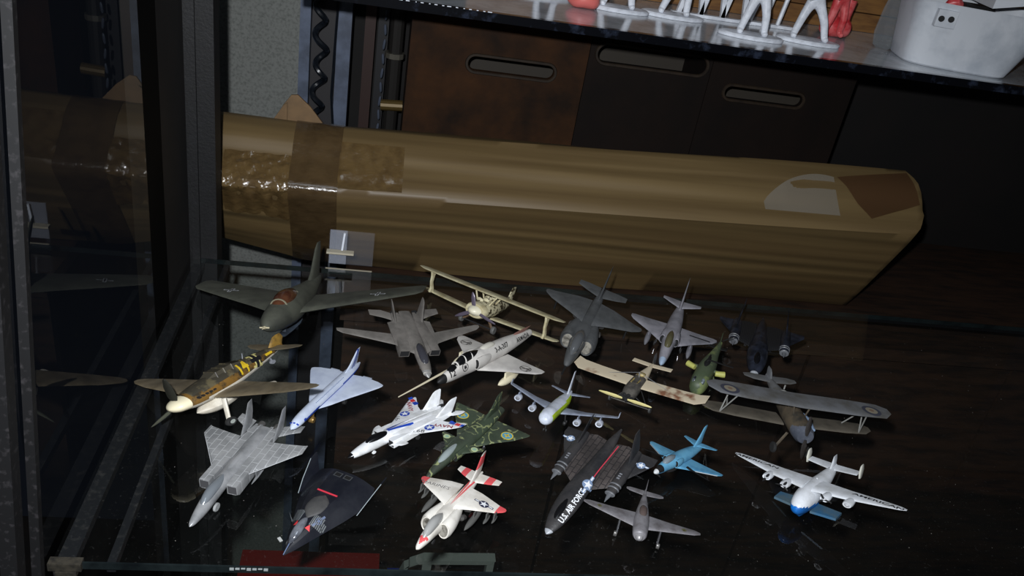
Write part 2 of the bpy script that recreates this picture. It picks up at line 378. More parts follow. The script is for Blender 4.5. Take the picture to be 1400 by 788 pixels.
# dark pipes and the brass fitting right of the column
pr = tag(empty('dark_pipe', (.175, .44, -.02)), 'dark vertical pipe with brass fitting behind the parcel', 'pipe')
po = (.175, .44, -.02)
spart(pr, po, 'pipe', tube([(.215, .42, -.02), (.212, .42, .6)], .011, 12), mat('pipe_dark', (44, 42, 40), .4, .3))
spart(pr, po, 'brass_fitting', tube([(.198, .4, .079), (.232, .4, .081)], [.0085, .0085], 12), mat('old_brass', (96, 78, 42), .45, .3), 'old brass fitting')
spart(pr, po, 'collar', tube([(.213, .42, .15), (.213, .42, .158)], .015, 12), mat('collar_grey', (110, 106, 96), .4, .5))
for k, (x, m_) in enumerate(((.165, 'reddish'), (.185, 'black'))):
    tag(mesh('wooden_batten', bx((x, .43, -.3), (x + .016, .45, .6)), mat('batten_' + m_, (46, 24, 18) if k == 0 else (20, 20, 24), .6), smooth=False), ('reddish dark batten just right of the blue-grey column', 'black batten beside the dark pipe')[k], 'batten')
ch = tag(mesh('bead_chain', add(*[fus([(.1 - 0 + .0, 0, .001, .001)] * 2, 4, 1)] ) if False else add(*[xf(fus([(-.008, 0, .0006, .0006), (-.005, 0, .002, .002), (.005, 0, .002, .002), (.008, 0, .0006, .0006)], 8, 2), Matrix.Translation((.196, .395, .02 + .022 * k)) @ Matrix.Rotation(math.radians(90 + (6 if k % 2 else -6)), 4, 'Y')) for k in range(14)]), mat('chain_grey', (96, 104, 120), .35, .4)), 'thin vertical chain of grey links left of the dark pipe', 'chain')

# storage crates with hand holes
cm = mat('crate_brown', (62, 37, 16), .75, col2=(30, 18, 9), nscale=12, lo=.35, hi=.65, bump=.1, spec=.2)
def stadium(cx, cz, w, h, n=10):
    r = h / 2; P = []
    for k in range(n + 1): a = -math.pi / 2 + math.pi * k / n; P.append((cx + w / 2 - r + r * math.cos(a), cz + r * math.sin(a)))
    for k in range(n + 1): a = math.pi / 2 + math.pi * k / n; P.append((cx - w / 2 + r + r * math.cos(a), cz + r * math.sin(a)))
    return P
def holed(x0, x1, z0, z1, hole, y0, y1):
    outer = [(x0, z0), (x1, z0), (x1, z1), (x0, z1)]
    tri = tessellate_polygon([[Vector((x, z, 0)) for x, z in outer], [Vector((x, z, 0)) for x, z in reversed(hole)]])
    P = outer + list(reversed(hole)); n = len(P)
    V = [(x, y0, z) for x, z in P] + [(x, y1, z) for x, z in P]; F = [tuple(t) for t in tri] + [tuple(i + n for i in reversed(t)) for t in tri]
    F += [(i, (i + 1) % 4, (i + 1) % 4 + n, i + n) for i in range(4)]
    m = n - 4; F += [(4 + i, 4 + (i + 1) % m, 4 + (i + 1) % m + n, 4 + i + n) for i in range(m)]
    return V, F
cm2 = mat('crate_dark', (24, 15, 10), .75, col2=(14, 9, 7), nscale=9, lo=.35, hi=.7, bump=.1, spec=.2)
def crate(x0, x1, z1, hx, hz, hw, hh, y, label, cm=cm2):
    c_ = tag(empty('storage_crate', ((x0 + x1) / 2, y, -.071)), label, 'crate', 'brown storage crates behind the parcel')
    o = ((x0 + x1) / 2, y, -.071)
    H = stadium(hx, hz, hw, hh)
    fp = spart(c_, o, 'front_panel', holed(x0, x1, -.07, z1, H, y, y + .008), cm)
    rim = []; n = len(H)
    cx_ = sum(p[0] for p in H) / n; cz_ = sum(p[1] for p in H) / n
    def ring(s, yy): 
        big = stadium(hx, hz, hw + s, hh + s); return [(x, yy, z) for x, z in big]
    R = [ring(0, y - .0005), ring(.002, y - .002), ring(.008, y - .002), ring(.01, y - .0002)]
    V = sum(R, []); F = [(k * n + i, k * n + (i + 1) % n, (k + 1) * n + (i + 1) % n, (k + 1) * n + i) for k in range(3) for i in range(n)]
    spart(c_, o, 'handle_rim', (V, F), mat('rim_brown', (46, 36, 26), .6, col2=(32, 24, 17), nscale=60, spec=.3))
    spart(c_, o, 'side_panel', bx((x0, y + .008, -.07), (x0 + .008, y + .11, z1)), cm); spart(c_, o, 'side_panel', bx((x1 - .008, y + .008, -.07), (x1, y + .11, z1)), cm)
    spart(c_, o, 'back_panel', bx((x0 + .008, y + .1, -.07), (x1 - .008, y + .11, z1)), mat('crate_inside', (52, 46, 38), .7)); spart(c_, o, 'bottom_panel', bx((x0 + .008, y + .008, -.07), (x1 - .008, y + .1, -.064)), cm)
    return c_
crate(.232, .4875, .28, .379, .188, .125, .02, .3, 'brown crate with a sharp oval hand hole, left of the three behind the parcel', cm)
crate(.4885, .674, .28, .583, .226, .165, .024, .3, 'brown crate with the largest hand hole, middle of the three under the upper shelf')
crate(.675, .905, .28, .767, .194, .125, .018, .3, 'brown crate with a faint hand hole, right of the three behind the parcel')

# the wrapped parcel
kraft = mat('kraft_paper', (112, 93, 60), .5, col2=(90, 72, 45), nscale=9, lo=.35, hi=.65, stretch=(.1, 3, 3), bump=.8, bscale=10, bdist=.012, bdet=1)
def prof(X):
    t = max(0, min(1.05, (X - .15) / .75))
    lift = max(0, (.11 - X) / .11) * .022
    rz = .076 + .026 * t
    P = [(.15, -.0708 + lift), (.14, -.068 + lift), (.113, -.068 + lift + (rz + .068 - lift) * .3), (.086, -.068 + lift + (rz + .068 - lift) * .6), (.06, -.068 + lift + (rz + .068 - lift) * .89), (.051, rz - .003), (.055, rz + .004), (.062, rz + .009), (.072, rz + .018), (.08, rz + .022), (.09, rz + .030), (.1, rz + .039), (.112, rz + .046), (.122, rz + .051), (.13, rz + .054), (.137, rz + .0535), (.145, rz + .05), (.175, rz + .03), (.2, rz), (.205, .04), (.22, -.0705 + lift * .4), (.18, -.0708 + lift)]
    return P
random.seed(3)
crease = [(.9, 4, .004), (2.1, 8, .0032), (3.3, 10, .0036), (1.7, 12, .003), (.3, 7, .0034), (4.4, 2, .002)]
def parcel_ring(X, off=0, wob=1, push=0):
    P = prof(X); out = []
    n = len(P)
    for i, (y, z) in enumerate(P):
        d = 0
        for ph, k, a in crease: d += a * .35 * math.sin(X * 7 + ph * i * 1.3) * math.cos(i * 1.9 + ph)
        a_, b_ = P[i - 1], P[(i + 1) % n]; ny, nz = -(b_[1] - a_[1]), (b_[0] - a_[0]); L_ = math.hypot(ny, nz) or 1
        if i in (8, 12): d -= .0016
        if i == 10 and X > .22: d += .0014
        e = off + d * wob + push * (math.sin(X * 210 + i * 2.3) * math.cos(X * 97 - i * 1.1))
        if 0 < i < n - 2: y += ny / L_ * e; z += nz / L_ * e
        xe = X
        if X > .86:    # slanted right-hand end
            k = (X - .86) / .08; lim = {0: .925, 1: .925, 2: .924, 3: .922, 4: .921, 5: .92, 6: .925, 7: .93, 8: .935, 9: .936, 10: .937, 11: .937, 12: .936, 13: .934, 14: .93, 15: .928, 16: .925, 17: .92, 18: .91, 19: .915, 20: .922, 21: .924}[i]
            xe = .86 + (lim - .86) * k
        out.append((xe, y, z))
    return out
pk = tag(empty('wrapped_parcel', (.45, .17, -.071)), 'long brown paper-wrapped parcel bound with packing tape, behind the aircraft', 'parcel')
ko = (.45, .17, -.071)
XS = [-.06 + i * .01 for i in range(101)]
def ppart(name, g, m, label=None, smooth=True):
    o = mesh(name, ([(x - ko[0], y - ko[1], z - ko[2]) for x, y, z in g[0]], g[1]), m, pk, smooth=smooth, label=label, ang=50); return o
rg = [parcel_ring(x) for x in XS if x < .941]
last = rg[-1]; cy = sum(p[1] for p in last) / len(last); cz = sum(p[2] for p in last) / len(last); 
rg.append([(x + .004, cy + (y - cy) * .93, cz + (z - cz) * .93) for x, y, z in last])
ppart('paper_wrap', loft(rg), kraft)
tape = mat('brown_packing_tape', (88, 70, 46), .16, col2=(72, 56, 36), nscale=40, bump=.6, bscale=110, coat=.6, alpha=.8)
tape2 = mat('crinkled_tape', (112, 90, 56), .12, col2=(92, 72, 44), nscale=60, bump=1.0, bscale=90, coat=1.0, alpha=.75)
def tapeband(x0, x1, i0, i1, m, push=0, name='packing_tape', step=.002, label=None, off=.0012):
    X = []; x = x0
    while x <= x1: X.append(x); x += step
    R = [parcel_ring(x, off, 1, push)[i0:i1] for x in X]; n = i1 - i0
    if push:   # refine across
        R2 = []
        for xi, r in zip(X, R):
            q = []
            for a, b in zip(r, r[1:]):
                for k in range(3):
                    t = k / 3; d = push * math.sin(xi * 330 + len(q) * 1.7) * math.sin(xi * 140 - len(q) * .9)
                    q.append((a[0] + (b[0] - a[0]) * t, a[1] + (b[1] - a[1]) * t - abs(d), a[2] + (b[2] - a[2]) * t + abs(d) * .6))
            R2.append(q)
        R = R2; n = len(R[0])
    V = sum(R, []); F = [(k * n + i, k * n + i + 1, (k + 1) * n + i + 1, (k + 1) * n + i) for k in range(len(R) - 1) for i in range(n - 1)]
    return ppart(name, (V, F), m, label)
tapeband(.098, .158, 0, 17, tape)
tapeband(.155, .235, 6, 13, tape2, .0007, 'crinkled_tape')
tapeband(.02, .1, 3, 11, tape2, .0022, 'crinkled_tape', label='crumpled shiny tape lump at the left end')
# diagonal tape patch and a ghostly reflection painted as a pale patch, right end
def patch(name, quad, m, off=.0018, n=8):
    V = []; F = []
    bv = BVHTree.FromPolygons([Vector(v) for r in rg for v in r], [(k * 22 + i, k * 22 + (i + 1) % 22, (k + 1) * 22 + (i + 1) % 22, (k + 1) * 22 + i) for k in range(len(rg) - 1) for i in range(22)])
    N = Vector((0, -.62, .78))
    for j in range(n + 1):
        for i in range(n + 1):
            a, b = i / n, j / n
            p = [quad[0][k] * (1 - a) * (1 - b) + quad[1][k] * a * (1 - b) + quad[2][k] * a * b + quad[3][k] * (1 - a) * b for k in range(2)]
            q = Vector((p[0], .05 + p[1] * .085, .09 + p[1] * .06)); h = bv.ray_cast(q + N * .1, -N)
            V.append(tuple((h[0] if h[0] else q) + N * off))
    F = [(j * (n + 1) + i, j * (n + 1) + i + 1, (j + 1) * (n + 1) + i + 1, (j + 1) * (n + 1) + i) for j in range(n) for i in range(n)]
    return ppart(name, (V, F), m)
patch('packing_tape', [(.855, .22), (.932, .5), (.925, 1.0), (.815, .8)], mat('dark_end_tape', (78, 56, 36), .3, coat=.3))
def pale_ghost():
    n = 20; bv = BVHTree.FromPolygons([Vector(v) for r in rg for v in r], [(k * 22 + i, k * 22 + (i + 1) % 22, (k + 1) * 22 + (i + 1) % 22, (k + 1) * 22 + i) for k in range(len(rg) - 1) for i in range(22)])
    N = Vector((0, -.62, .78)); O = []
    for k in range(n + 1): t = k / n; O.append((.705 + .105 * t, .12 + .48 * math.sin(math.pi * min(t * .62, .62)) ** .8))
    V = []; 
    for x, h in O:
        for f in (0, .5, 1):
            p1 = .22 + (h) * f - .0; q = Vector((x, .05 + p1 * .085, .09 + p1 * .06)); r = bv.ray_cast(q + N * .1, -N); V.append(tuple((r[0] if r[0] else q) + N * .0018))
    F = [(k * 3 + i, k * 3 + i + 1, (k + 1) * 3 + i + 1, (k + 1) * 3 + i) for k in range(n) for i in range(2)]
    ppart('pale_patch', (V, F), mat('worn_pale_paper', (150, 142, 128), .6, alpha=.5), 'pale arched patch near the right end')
pale_ghost()
fl = ppart('cardboard_flap', add(loft([[(.055, .15, .09), (.15, .15, .1), (.15, .153, .1), (.055, .153, .09)], [(.078, .156, .142), (.112, .156, .144), (.112, .159, .144), (.078, .159, .142)], [(.088, .158, .156), (.096, .158, .157), (.096, .161, .157), (.088, .161, .156)]]), loft([[(.052, .146, .1), (.085, .146, .1), (.085, .148, .1), (.052, .148, .1)], [(.08, .15, .145), (.084, .15, .148), (.084, .152, .148), (.08, .152, .145)]])), mat('cardboard_flap', (112, 86, 54), .7, col2=(94, 72, 44), nscale=40), 'folded cardboard flap', smooth=False)

# flash glare built as hazy plates and a bright rod, between shelf and parcel
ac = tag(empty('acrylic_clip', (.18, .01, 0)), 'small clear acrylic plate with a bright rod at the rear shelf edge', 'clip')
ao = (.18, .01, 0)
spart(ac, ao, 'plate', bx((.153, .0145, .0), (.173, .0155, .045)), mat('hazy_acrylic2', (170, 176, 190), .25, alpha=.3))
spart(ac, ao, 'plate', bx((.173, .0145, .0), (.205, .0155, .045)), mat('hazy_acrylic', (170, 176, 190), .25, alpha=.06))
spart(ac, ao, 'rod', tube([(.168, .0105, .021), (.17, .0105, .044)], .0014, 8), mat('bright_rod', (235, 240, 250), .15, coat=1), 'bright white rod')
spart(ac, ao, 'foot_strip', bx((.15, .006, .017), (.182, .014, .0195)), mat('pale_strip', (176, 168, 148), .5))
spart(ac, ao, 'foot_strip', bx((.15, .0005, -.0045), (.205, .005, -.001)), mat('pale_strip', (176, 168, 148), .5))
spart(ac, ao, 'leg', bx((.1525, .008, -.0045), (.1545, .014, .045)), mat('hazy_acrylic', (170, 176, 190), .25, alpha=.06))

# ---------------- upper shelf
us = tag(empty('upper_glass_shelf', (.6, .05, .303)), 'pale reflecting upper shelf with thick black front edge, top right', 'shelf'); uo = (.6, .05, .303)
spart(us, uo, 'shelf_board', bx((.1, .052, .304), (1.3, .33, .3115)), mat('milky_shelf', (196, 202, 208), .12, col2=(160, 165, 172), nscale=30, coat=.6, dust=.2))
spart(us, uo, 'front_edge', bx((.1, .044, .302), (1.3, .052, .3118)), mat('black_edge', (10, 11, 15), .18, coat=.5, col2=(40, 46, 60), nscale=60, lo=.55, hi=.7))
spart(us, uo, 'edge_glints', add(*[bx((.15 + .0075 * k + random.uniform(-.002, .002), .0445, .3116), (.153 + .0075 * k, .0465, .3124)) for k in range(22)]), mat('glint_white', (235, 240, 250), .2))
bp = tag(empty('lit_wooden_panel', (.85, .27, .312)), 'warm brown planked wooden panel behind the figures on the upper shelf', 'panel'); bo = (.85, .27, .312)
for k in range(5): spart(bp, bo, 'plank', bx((.3, .27 + .0006 * (k % 2), .312 + .026 * k), (1.3, .285, .3365 + .026 * k)), mat('warm_wood', (126, 88, 44), .6, col2=(92, 60, 30), nscale=18, stretch=(1, 8, 8)))
fg = mat('white_figure_plastic', (228, 232, 240), .4, col2=(200, 204, 212), nscale=90)
def figure(x, y, rz, label, stance, m=fg, base=True, lean=0, group='white toy figures on the upper shelf'):
    r = tag(empty('toy_figure', (x, y, .3118), (0, 0, rz)), label, 'figurine', group)
    if base: mesh('base', loft([[(a * math.cos(2 * math.pi * j / 28), b * math.sin(2 * math.pi * j / 28), z) for j in range(28)] for z, a, b in ((0, .041, .017), (.003, .042, .018), (.0048, .039, .016))]), m, r)
    w_ = stance; me = bpy.data.meshes.new('body')
    J = [(0, 0, .05), (0, 0, .062), (0, 0, .078), (0, 0, .084), (0, -.001, .093), (0, 0, .101),              # pelvis..head
         (-.006, 0, .048), (-.006 - w_ * .6, -.003, .028), (-.006 - w_, .0, .0075), (-.007 - w_, -.008, .006),
         (.006, 0, .048), (.006 + w_ * .6, -.004, .028), (.006 + w_, -.001, .0075), (.007 + w_, -.009, .006),
         (-.011, 0, .078), (-.016, -.004, .066), (-.01, -.014, .062), (.011, 0, .078), (.017, -.004, .066), (.011, -.015, .064)]
    E = [(0, 1), (1, 2), (2, 3), (3, 4), (4, 5), (0, 6), (6, 7), (7, 8), (8, 9), (0, 10), (10, 11), (11, 12), (12, 13), (2, 14), (14, 15), (15, 16), (2, 17), (17, 18), (18, 19)]
    Rr = [.0085, .0095, .011, .0038, .0065, .004, .0068, .0052, .0045, .0042, .0068, .0052, .0045, .0042, .0045, .0036, .003, .0045, .0036, .003]
    me.from_pydata([(a + lean * c_, b, c_) for a, b, c_ in J], E, []); me.materials.append(m)
    o = bpy.data.objects.new('body', me); C.objects.link(o); o.parent = r
    sk = o.modifiers.new('s', 'SKIN'); 
    for v, q in zip(me.skin_vertices[0].data, Rr): v.radius = (q, q)
    me.skin_vertices[0].data[0].use_root = True
    ss = o.modifiers.new('u', 'SUBSURF'); ss.levels = 2; ss.render_levels = 2
    mesh('cap', fus([(-.009, .0, .001, .001), (-.004, .0, .0075, .004), (.004, .0, .0075, .004), (.009, 0, .001, .001)], 12, 2), m, r).location = (lean * .1, 0, .101)
    mesh('rifle', tube([(-.02, -.017, .054), (.0, -.018, .062), (.03, -.018, .076)], [.0024, .002, .001], 6), m, r)
    return r
figure(.478, .165, -.12, 'white toy figure just right of the salmon pink toy on the upper shelf', .012)
figure(.392, .195, .3, 'white toy figure standing alone left of the salmon pink toy', .006)
figure(.553, .172, -.1, 'white toy figure, second to the right of the salmon pink toy, upper shelf', .01, lean=.1)
figure(.637, .111, -.12, 'white toy figure nearest the front edge of the upper shelf', .009)
figure(.722, .131, -.12, 'white toy figure with spread legs, rightmost on the upper shelf', .014, lean=-.1)
tr = tag(empty('folding_trestle', (.615, .2, .3118)), 'white open folding trestle standing behind the middle figures', 'toy')
for dx in (-.03, .0, .03):
    for s_ in (1, -1): mesh('leg', loft([[(dx + s_ * (.016 - .016 * z / .09) + a, b, z) for a, b in ((-.003, -.003), (.003, -.003), (.003, .003), (-.003, .003))] for z in (0, .09)]), fg, tr, smooth=False)
mesh('foot_rail', bx((-.055, -.004, 0), (.055, .004, .004)), fg, tr, smooth=False); mesh('top_rail', bx((-.04, -.004, .088), (.04, .004, .093)), fg, tr, smooth=False)
tr2 = tag(empty('white_rod_stand', (.69, .205, .3118)), 'thin white rod stand between the two right figures', 'toy')
for a, b in ((-.02, .0), (.0, .012), (.02, .03)): mesh('rod', tube([(a, 0, .002), (b, 0, .09)], .0028, 6), fg, tr2)
mesh('foot', bx((-.03, -.006, 0), (.04, .006, .004)), fg, tr2, smooth=False)
rd = mat('red_plastic', (186, 44, 50), .4, col2=(216, 110, 110), nscale=60)
figure(.775, .18, .2, 'red toy figure half hidden behind the rightmost white figure', .006, rd, False, 0, None)
rp = tag(empty('red_boot_toy', (.79, .2, .3118)), 'red rounded toy boot behind the rightmost figure', 'toy')
mesh('boot', fus([(-.022, .012, .004, .006), (-.015, .012, .012, .012), (.0, .014, .014, .014), (.014, .013, .012, .012), (.02, .012, .004, .006)], 16, 3), rd, rp)
mesh('shaft', tube([(.004, 0, .014), (.006, 0, .03), (.008, 0, .05)], [.012, .009, .009], 12), rd, rp)
rp2 = tag(empty('salmon_toy_base', (.432, .15, .3118)), 'salmon pink blob-shaped toy left of the leftmost figure', 'toy')
mesh('body', fus([(-.02, .008, .002, .002), (-.012, .01, .014, .01), (.0, .012, .018, .012), (.014, .01, .014, .01), (.02, .008, .002, .002)], 16, 3), mat('salmon_plastic', (214, 110, 104), .4), rp2)
mesh('stem', tube([(0, 0, .02), (0, 0, .06)], [.008, .005], 10), mat('salmon_plastic', (214, 110, 104), .4), rp2)
tn = tag(empty('white_tub', (.91, .12, .3118)), 'scuffed white tapering metal tub at the right end of the upper shelf', 'container')
tub = mat('scuffed_white', (196, 200, 206), .45, col2=(150, 158, 168), nscale=16, lo=.45, hi=.75, bump=.1)
def tring(z, w0, w1, d, t=0):
    n = 32; R = []
    for j in range(n):
        a = 2 * math.pi * j / n; cx, sy = math.cos(a), math.sin(a); e = 2 / 5
        x = math.copysign(abs(cx) ** e, cx); y = math.copysign(abs(sy) ** e, sy)
        R.append(((w0 + w1) / 2 + (w1 - w0) / 2 * x * (1 - t), y * d * (1 - t) - .004 * (1 - x * x), z))
    return R
TR = [tring(0, -.064, .064, .038), tring(.002, -.066, .067, .04), tring(.04, -.071, .084, .044), tring(.075, -.076, .1, .048)]
tr_ = Matrix.Rotation(-.2, 4, 'Z')
mesh('wall', xf(loft(TR + [tring(.077, -.077, .101, .049), tring(.076, -.074, .097, .046), tring(.01, -.062, .062, .036)]), tr_), tub, tn)
hg = add(bx((-.054, -.054, .05), (-.03, -.0465, .07)))
mesh('hinge_tab', xf(hg, tr_), tub, tn, smooth=False)
mesh('rivet_hole', xf(add(*[tube([(x, -.0552, z), (x, -.0538, z)], .0036, 14) for x, z in ((-.0485, .0595), (-.037, .0605))]), tr_), BLKM, tn)
mesh('lid', xf(loft([[(x, y, .002 + max(0, x) * .35 + dz) for x, y in ((-.04, -.05), (.09, -.05), (.09, .03), (-.04, .03))] for dz in (0, .012)]), Matrix.Translation((.045, -.01, .0782)) @ Matrix.Rotation(-.2, 4, 'Z')), tub, tn, smooth=False)
rt = tag(empty('tub_contents', (.89, .12, .38)), 'dark and red trinkets sticking out of the white tub', 'toy')
mesh('red_trinket', fus([(-.01, .004, .003, .003), (0, .008, .009, .008), (.012, .004, .003, .003)], 10, 2), rd, rt); mesh('dark_trinket', bx((.01, -.01, -.004), (.05, .012, .008)), BLKM, rt, smooth=False)
cv = mesh('clear_cover', loft([[(-.0 + dx, dy, z) for dx, dy in ((-w, -.004), (w, -.012), (w, -.011), (-w, -.003))] for w, z in ((.006, .0), (.012, .004), (.016, .02), (.014, .05), (.008, .085))]), mat('clear_plastic', (120, 130, 136), .08, alpha=.3, coat=1), smooth=False)
cv.location = (.842, .17, .3118); tag(cv, 'thin clear plastic cover leaning beside the white tub', 'cover')

# crumbs and dust on the shelf
random.seed(11); G = []
for k in range(260):
    x, y, s_ = random.uniform(.04, 1.1), random.uniform(-.44, -.01), random.uniform(.00012, .00035)
    G.append(bx((x, y, .0001), (x + s_ * 1.6, y + s_, .0001 + s_)))
tag(mesh('dust_specks', add(*G), mat('speck', (130, 126, 120), .8), smooth=False), 'tiny pale dust specks scattered over the glass shelf', 'dust', kind='stuff')
tag(mesh('paper_scrap', xf(bx((-.0012, -.0022, 0), (.0012, .0022, .0006)), Matrix.Translation((.152, -.428, .0002)) @ Matrix.Rotation(.6, 4, 'Z')), mat('scrap_white', (170, 172, 170), .6), smooth=False), 'tiny white scrap on the glass near the front left', 'scrap')

# position, yaw, pitch, roll and size of every aircraft (metres, radians)
FIT = {
    'komet': (0.13259, -0.14916, 0.01326, -1.79101, -0.26776, 0.17127, 0.17986, 0.15188, 0.1136),
    'tomcat_grey': (0.25376, -0.16595, 0.00435, -1.29903, 0.14569, -0.07185, 0.10482, 0.15697, 0.09247),
    'biplane_cream': (0.33992, -0.09111000000000001, -0.00566, -2.26719, -0.28612, 0.06221, 0.08715, 0.15337, 0.10011),
    'skyhawk_white': (0.32674, -0.19720000000000001, -0.00372, -2.3023, -0.09329, 0.08419, 0.15892, 0.15223, 0.16406),
    'jet_dark': (0.44136, -0.12286, 0.00258, -2.00701, 0.05837, -0.13183, 0.16309, 0.18034, 0.15677),
    'skyhawk_grey': (0.5435, -0.12563, 0.00056, -2.00984, -0.01518, -0.01967, 0.14457, 0.14294, 0.15162),
    'blackbird_small': (0.65445, -0.12278, 0.0022, -2.00407, 0.06501, 0.06484, 0.12066, 0.14452, 0.12476),
    'messer': (0.09727, -0.29266, 0.02057, -2.15942, -0.06916, 0.40772, 0.13821, 0.19779, 0.08837),
    'concorde': (0.17395, -0.26846, 0.00281, -1.95698, -0.14636, 0.05106, 0.13905, 0.17761, 0.13707),
    'tomcat_white': (0.24381, -0.3068, 0.0022, -2.47817, 0.05155, 0.23278, 0.11607, 0.10286, 0.07535),
    'viggen': (0.29979, -0.31706, 0.00085, -2.21492, -0.00576, 0.04615, 0.12138, 0.12161, 0.09845),
    'eagle': (0.11034, -0.36967, 0.0013, -1.9123, 0.01234, 0.08912, 0.12966, 0.13091, 0.10814),
    'stealth': (0.1801, -0.40477, 0.00309, -2.10386, 0.128, 0.11455, 0.09143, 0.09217, 0.07693),
    'harrier_red': (0.28136, -0.40816, 0.00109, -2.11122, -0.1206, 0.04673, 0.11314, 0.11873, 0.10758),
    'jumbo': (0.38996, -0.26857, 0.00163, -2.10073, -0.2618, 0.07011, 0.08593, 0.12753, 0.10357),
    'stuka': (0.48608, -0.21991, 0.00402, -2.20534, 0.03313, 0.13683, 0.07741, 0.10852, 0.07512),
    'heli': (0.57438, -0.17753, 0.00156, -2.15977, 0.03302, 0.0788, 0.09364, 0.09244, 0.09531),
    'biplane_grey': (0.62574, -0.25972, -0.00373, -1.66107, -0.12258, -0.03949, 0.12667, 0.14603, 0.11771),
    'blackbird': (0.40325, -0.36184, 0.00735, -2.23315, 0.20889, 0.15441, 0.13437, 0.13068, 0.08334),
    'skyhawk_blue': (0.49706, -0.32921, -0.00251, -2.43704, -0.16937, 0.15296, 0.08794, 0.10852, 0.09301),
    'clipper': (0.61798, -0.36816, 0.00223, -2.4475, -0.08032, 0.27812, 0.08787, 0.10497, 0.07277),
    'mustang': (0.44148, -0.40289, -0.00187, -1.91446, -0.12993, -0.0077, 0.06326, 0.08526, 0.08198),
}
# ================================================================ the model aircraft
def star_badge(r, blue=BLU, bars=True, white=PWH):
    g = [(disc(r), blue), (star(r * .92), white)]
    if bars: g += [(add(rect(-2.0 * r, -.28 * r, -r * 1.0, .28 * r, 2), rect(r * 1.0, -.28 * r, 2.0 * r, .28 * r, 2)), blue), (add(rect(-1.85 * r, -.14 * r, -r * 1.05, .14 * r, 2), rect(r * 1.05, -.14 * r, 1.85 * r, .14 * r, 2)), white)]
    return g
def seat_and_pilot(c, x, z, par): c.p('pilot_seat', add(bx((x - .02, -.012, z - .02), (x, .012, z + .012)), fus([(x + .0, z, .001, .001), (x + .006, z + .004, .007, .01), (x + .012, z, .001, .001)], 8, 2)), BLKM, par)

# --- 1 big tailless rocket fighter
c = Craft('rocket_fighter', 'largest dark grey-green tailless aircraft with swept wings and tall fin, at the back left corner', FIT['komet'])
m1 = mat('komet_green', (74, 76, 66), .7, col2=(50, 52, 46), nscale=30, dust=.35, dustcol=(112, 112, 98), bump=.1)
m1b = mat('komet_blue', (70, 82, 96), .6, col2=(45, 52, 62), nscale=40)
fu = c.p('fuselage', fus([(.5, .2, .008, .01), (.47, .2, .035, .045), (.38, .2, .075, .09), (.2, .21, .105, .13), (0, .22, .1, .13), (-.2, .23, .07, .1), (-.38, .25, .035, .07), (-.5, .26, .01, .04)], 24, 4), [m1, m1b], fn=lambda x, y, z: 1 if z < .14 else 0)
for s_ in (1, -1):
    wg = wing([(.06, .2, .22, -.22, .06), (.25, .21, .1, -.28, .05), (.55, .23, -.06, -.36, .035), (.78, .245, -.19, -.42, .02), (.82, .247, -.25, -.40, .006)])
    wo = c.p('wing', wg if s_ > 0 else mir(wg), m1)
    c.decal('cross_marking', [(add(rect(-.008, -.0018, .008, .0018), rect(-.0018, -.008, .0018, .008, 1, 4)), PWH), (add(rect(-.007, -.0009, .007, .0009), rect(-.0009, -.007, .0009, .007, 1, 4)), INK)], wo, (-.17, .52 * s_, .23), (1, 0, 0))
c.p('tail_fin', fin([(.28, -.22, -.48, .04), (.4, -.32, -.5, .03), (.58, -.42, -.54, .02), (.63, -.47, -.54, .006)]), m1)
c.p('canopy', fus([(.34, .25, .01, .01), (.28, .29, .045, .05), (.18, .31, .065, .08), (.06, .3, .05, .07), (-.02, .28, .01, .02)], 20, 4), mat('amber_canopy', (92, 58, 40), .12, col2=(70, 40, 30), nscale=60, coat=.5), label='brownish glossy canopy')
c.p('canopy_frame', add(*[tube([(x, r * math.cos(a), .29 + r * 1.12 * math.sin(a)) for a in [math.pi * k / 10 for k in range(11)]], .006, 6) for x, r in ((.06, .058), (.27, .052))]), mat('frame_olive', (120, 116, 96), .6))
c.p('landing_skid', add(fus([(.34, .05, .01, .01), (.25, .02, .03, .018), (0, .02, .03, .018), (-.1, .04, .01, .01)], 10, 2), bx((.0, -.012, .02), (.03, .012, .12)), bx((.18, -.012, .02), (.21, .012, .1))), m1b)
c.p('nose_propeller', add(bx((.495, -.03, .195), (.5, .03, .205)), fus([(.53, .2, .002, .002), (.5, .2, .012, .015)], 8, 2)), mat('nose_tip', (190, 180, 150), .5))
for y in (-.06, .06): c.p('wing_cannon', tube([(.3, y * 1.4, .2), (.24, y * 1.4, .2)], .008, 6), DRK)
c.land()

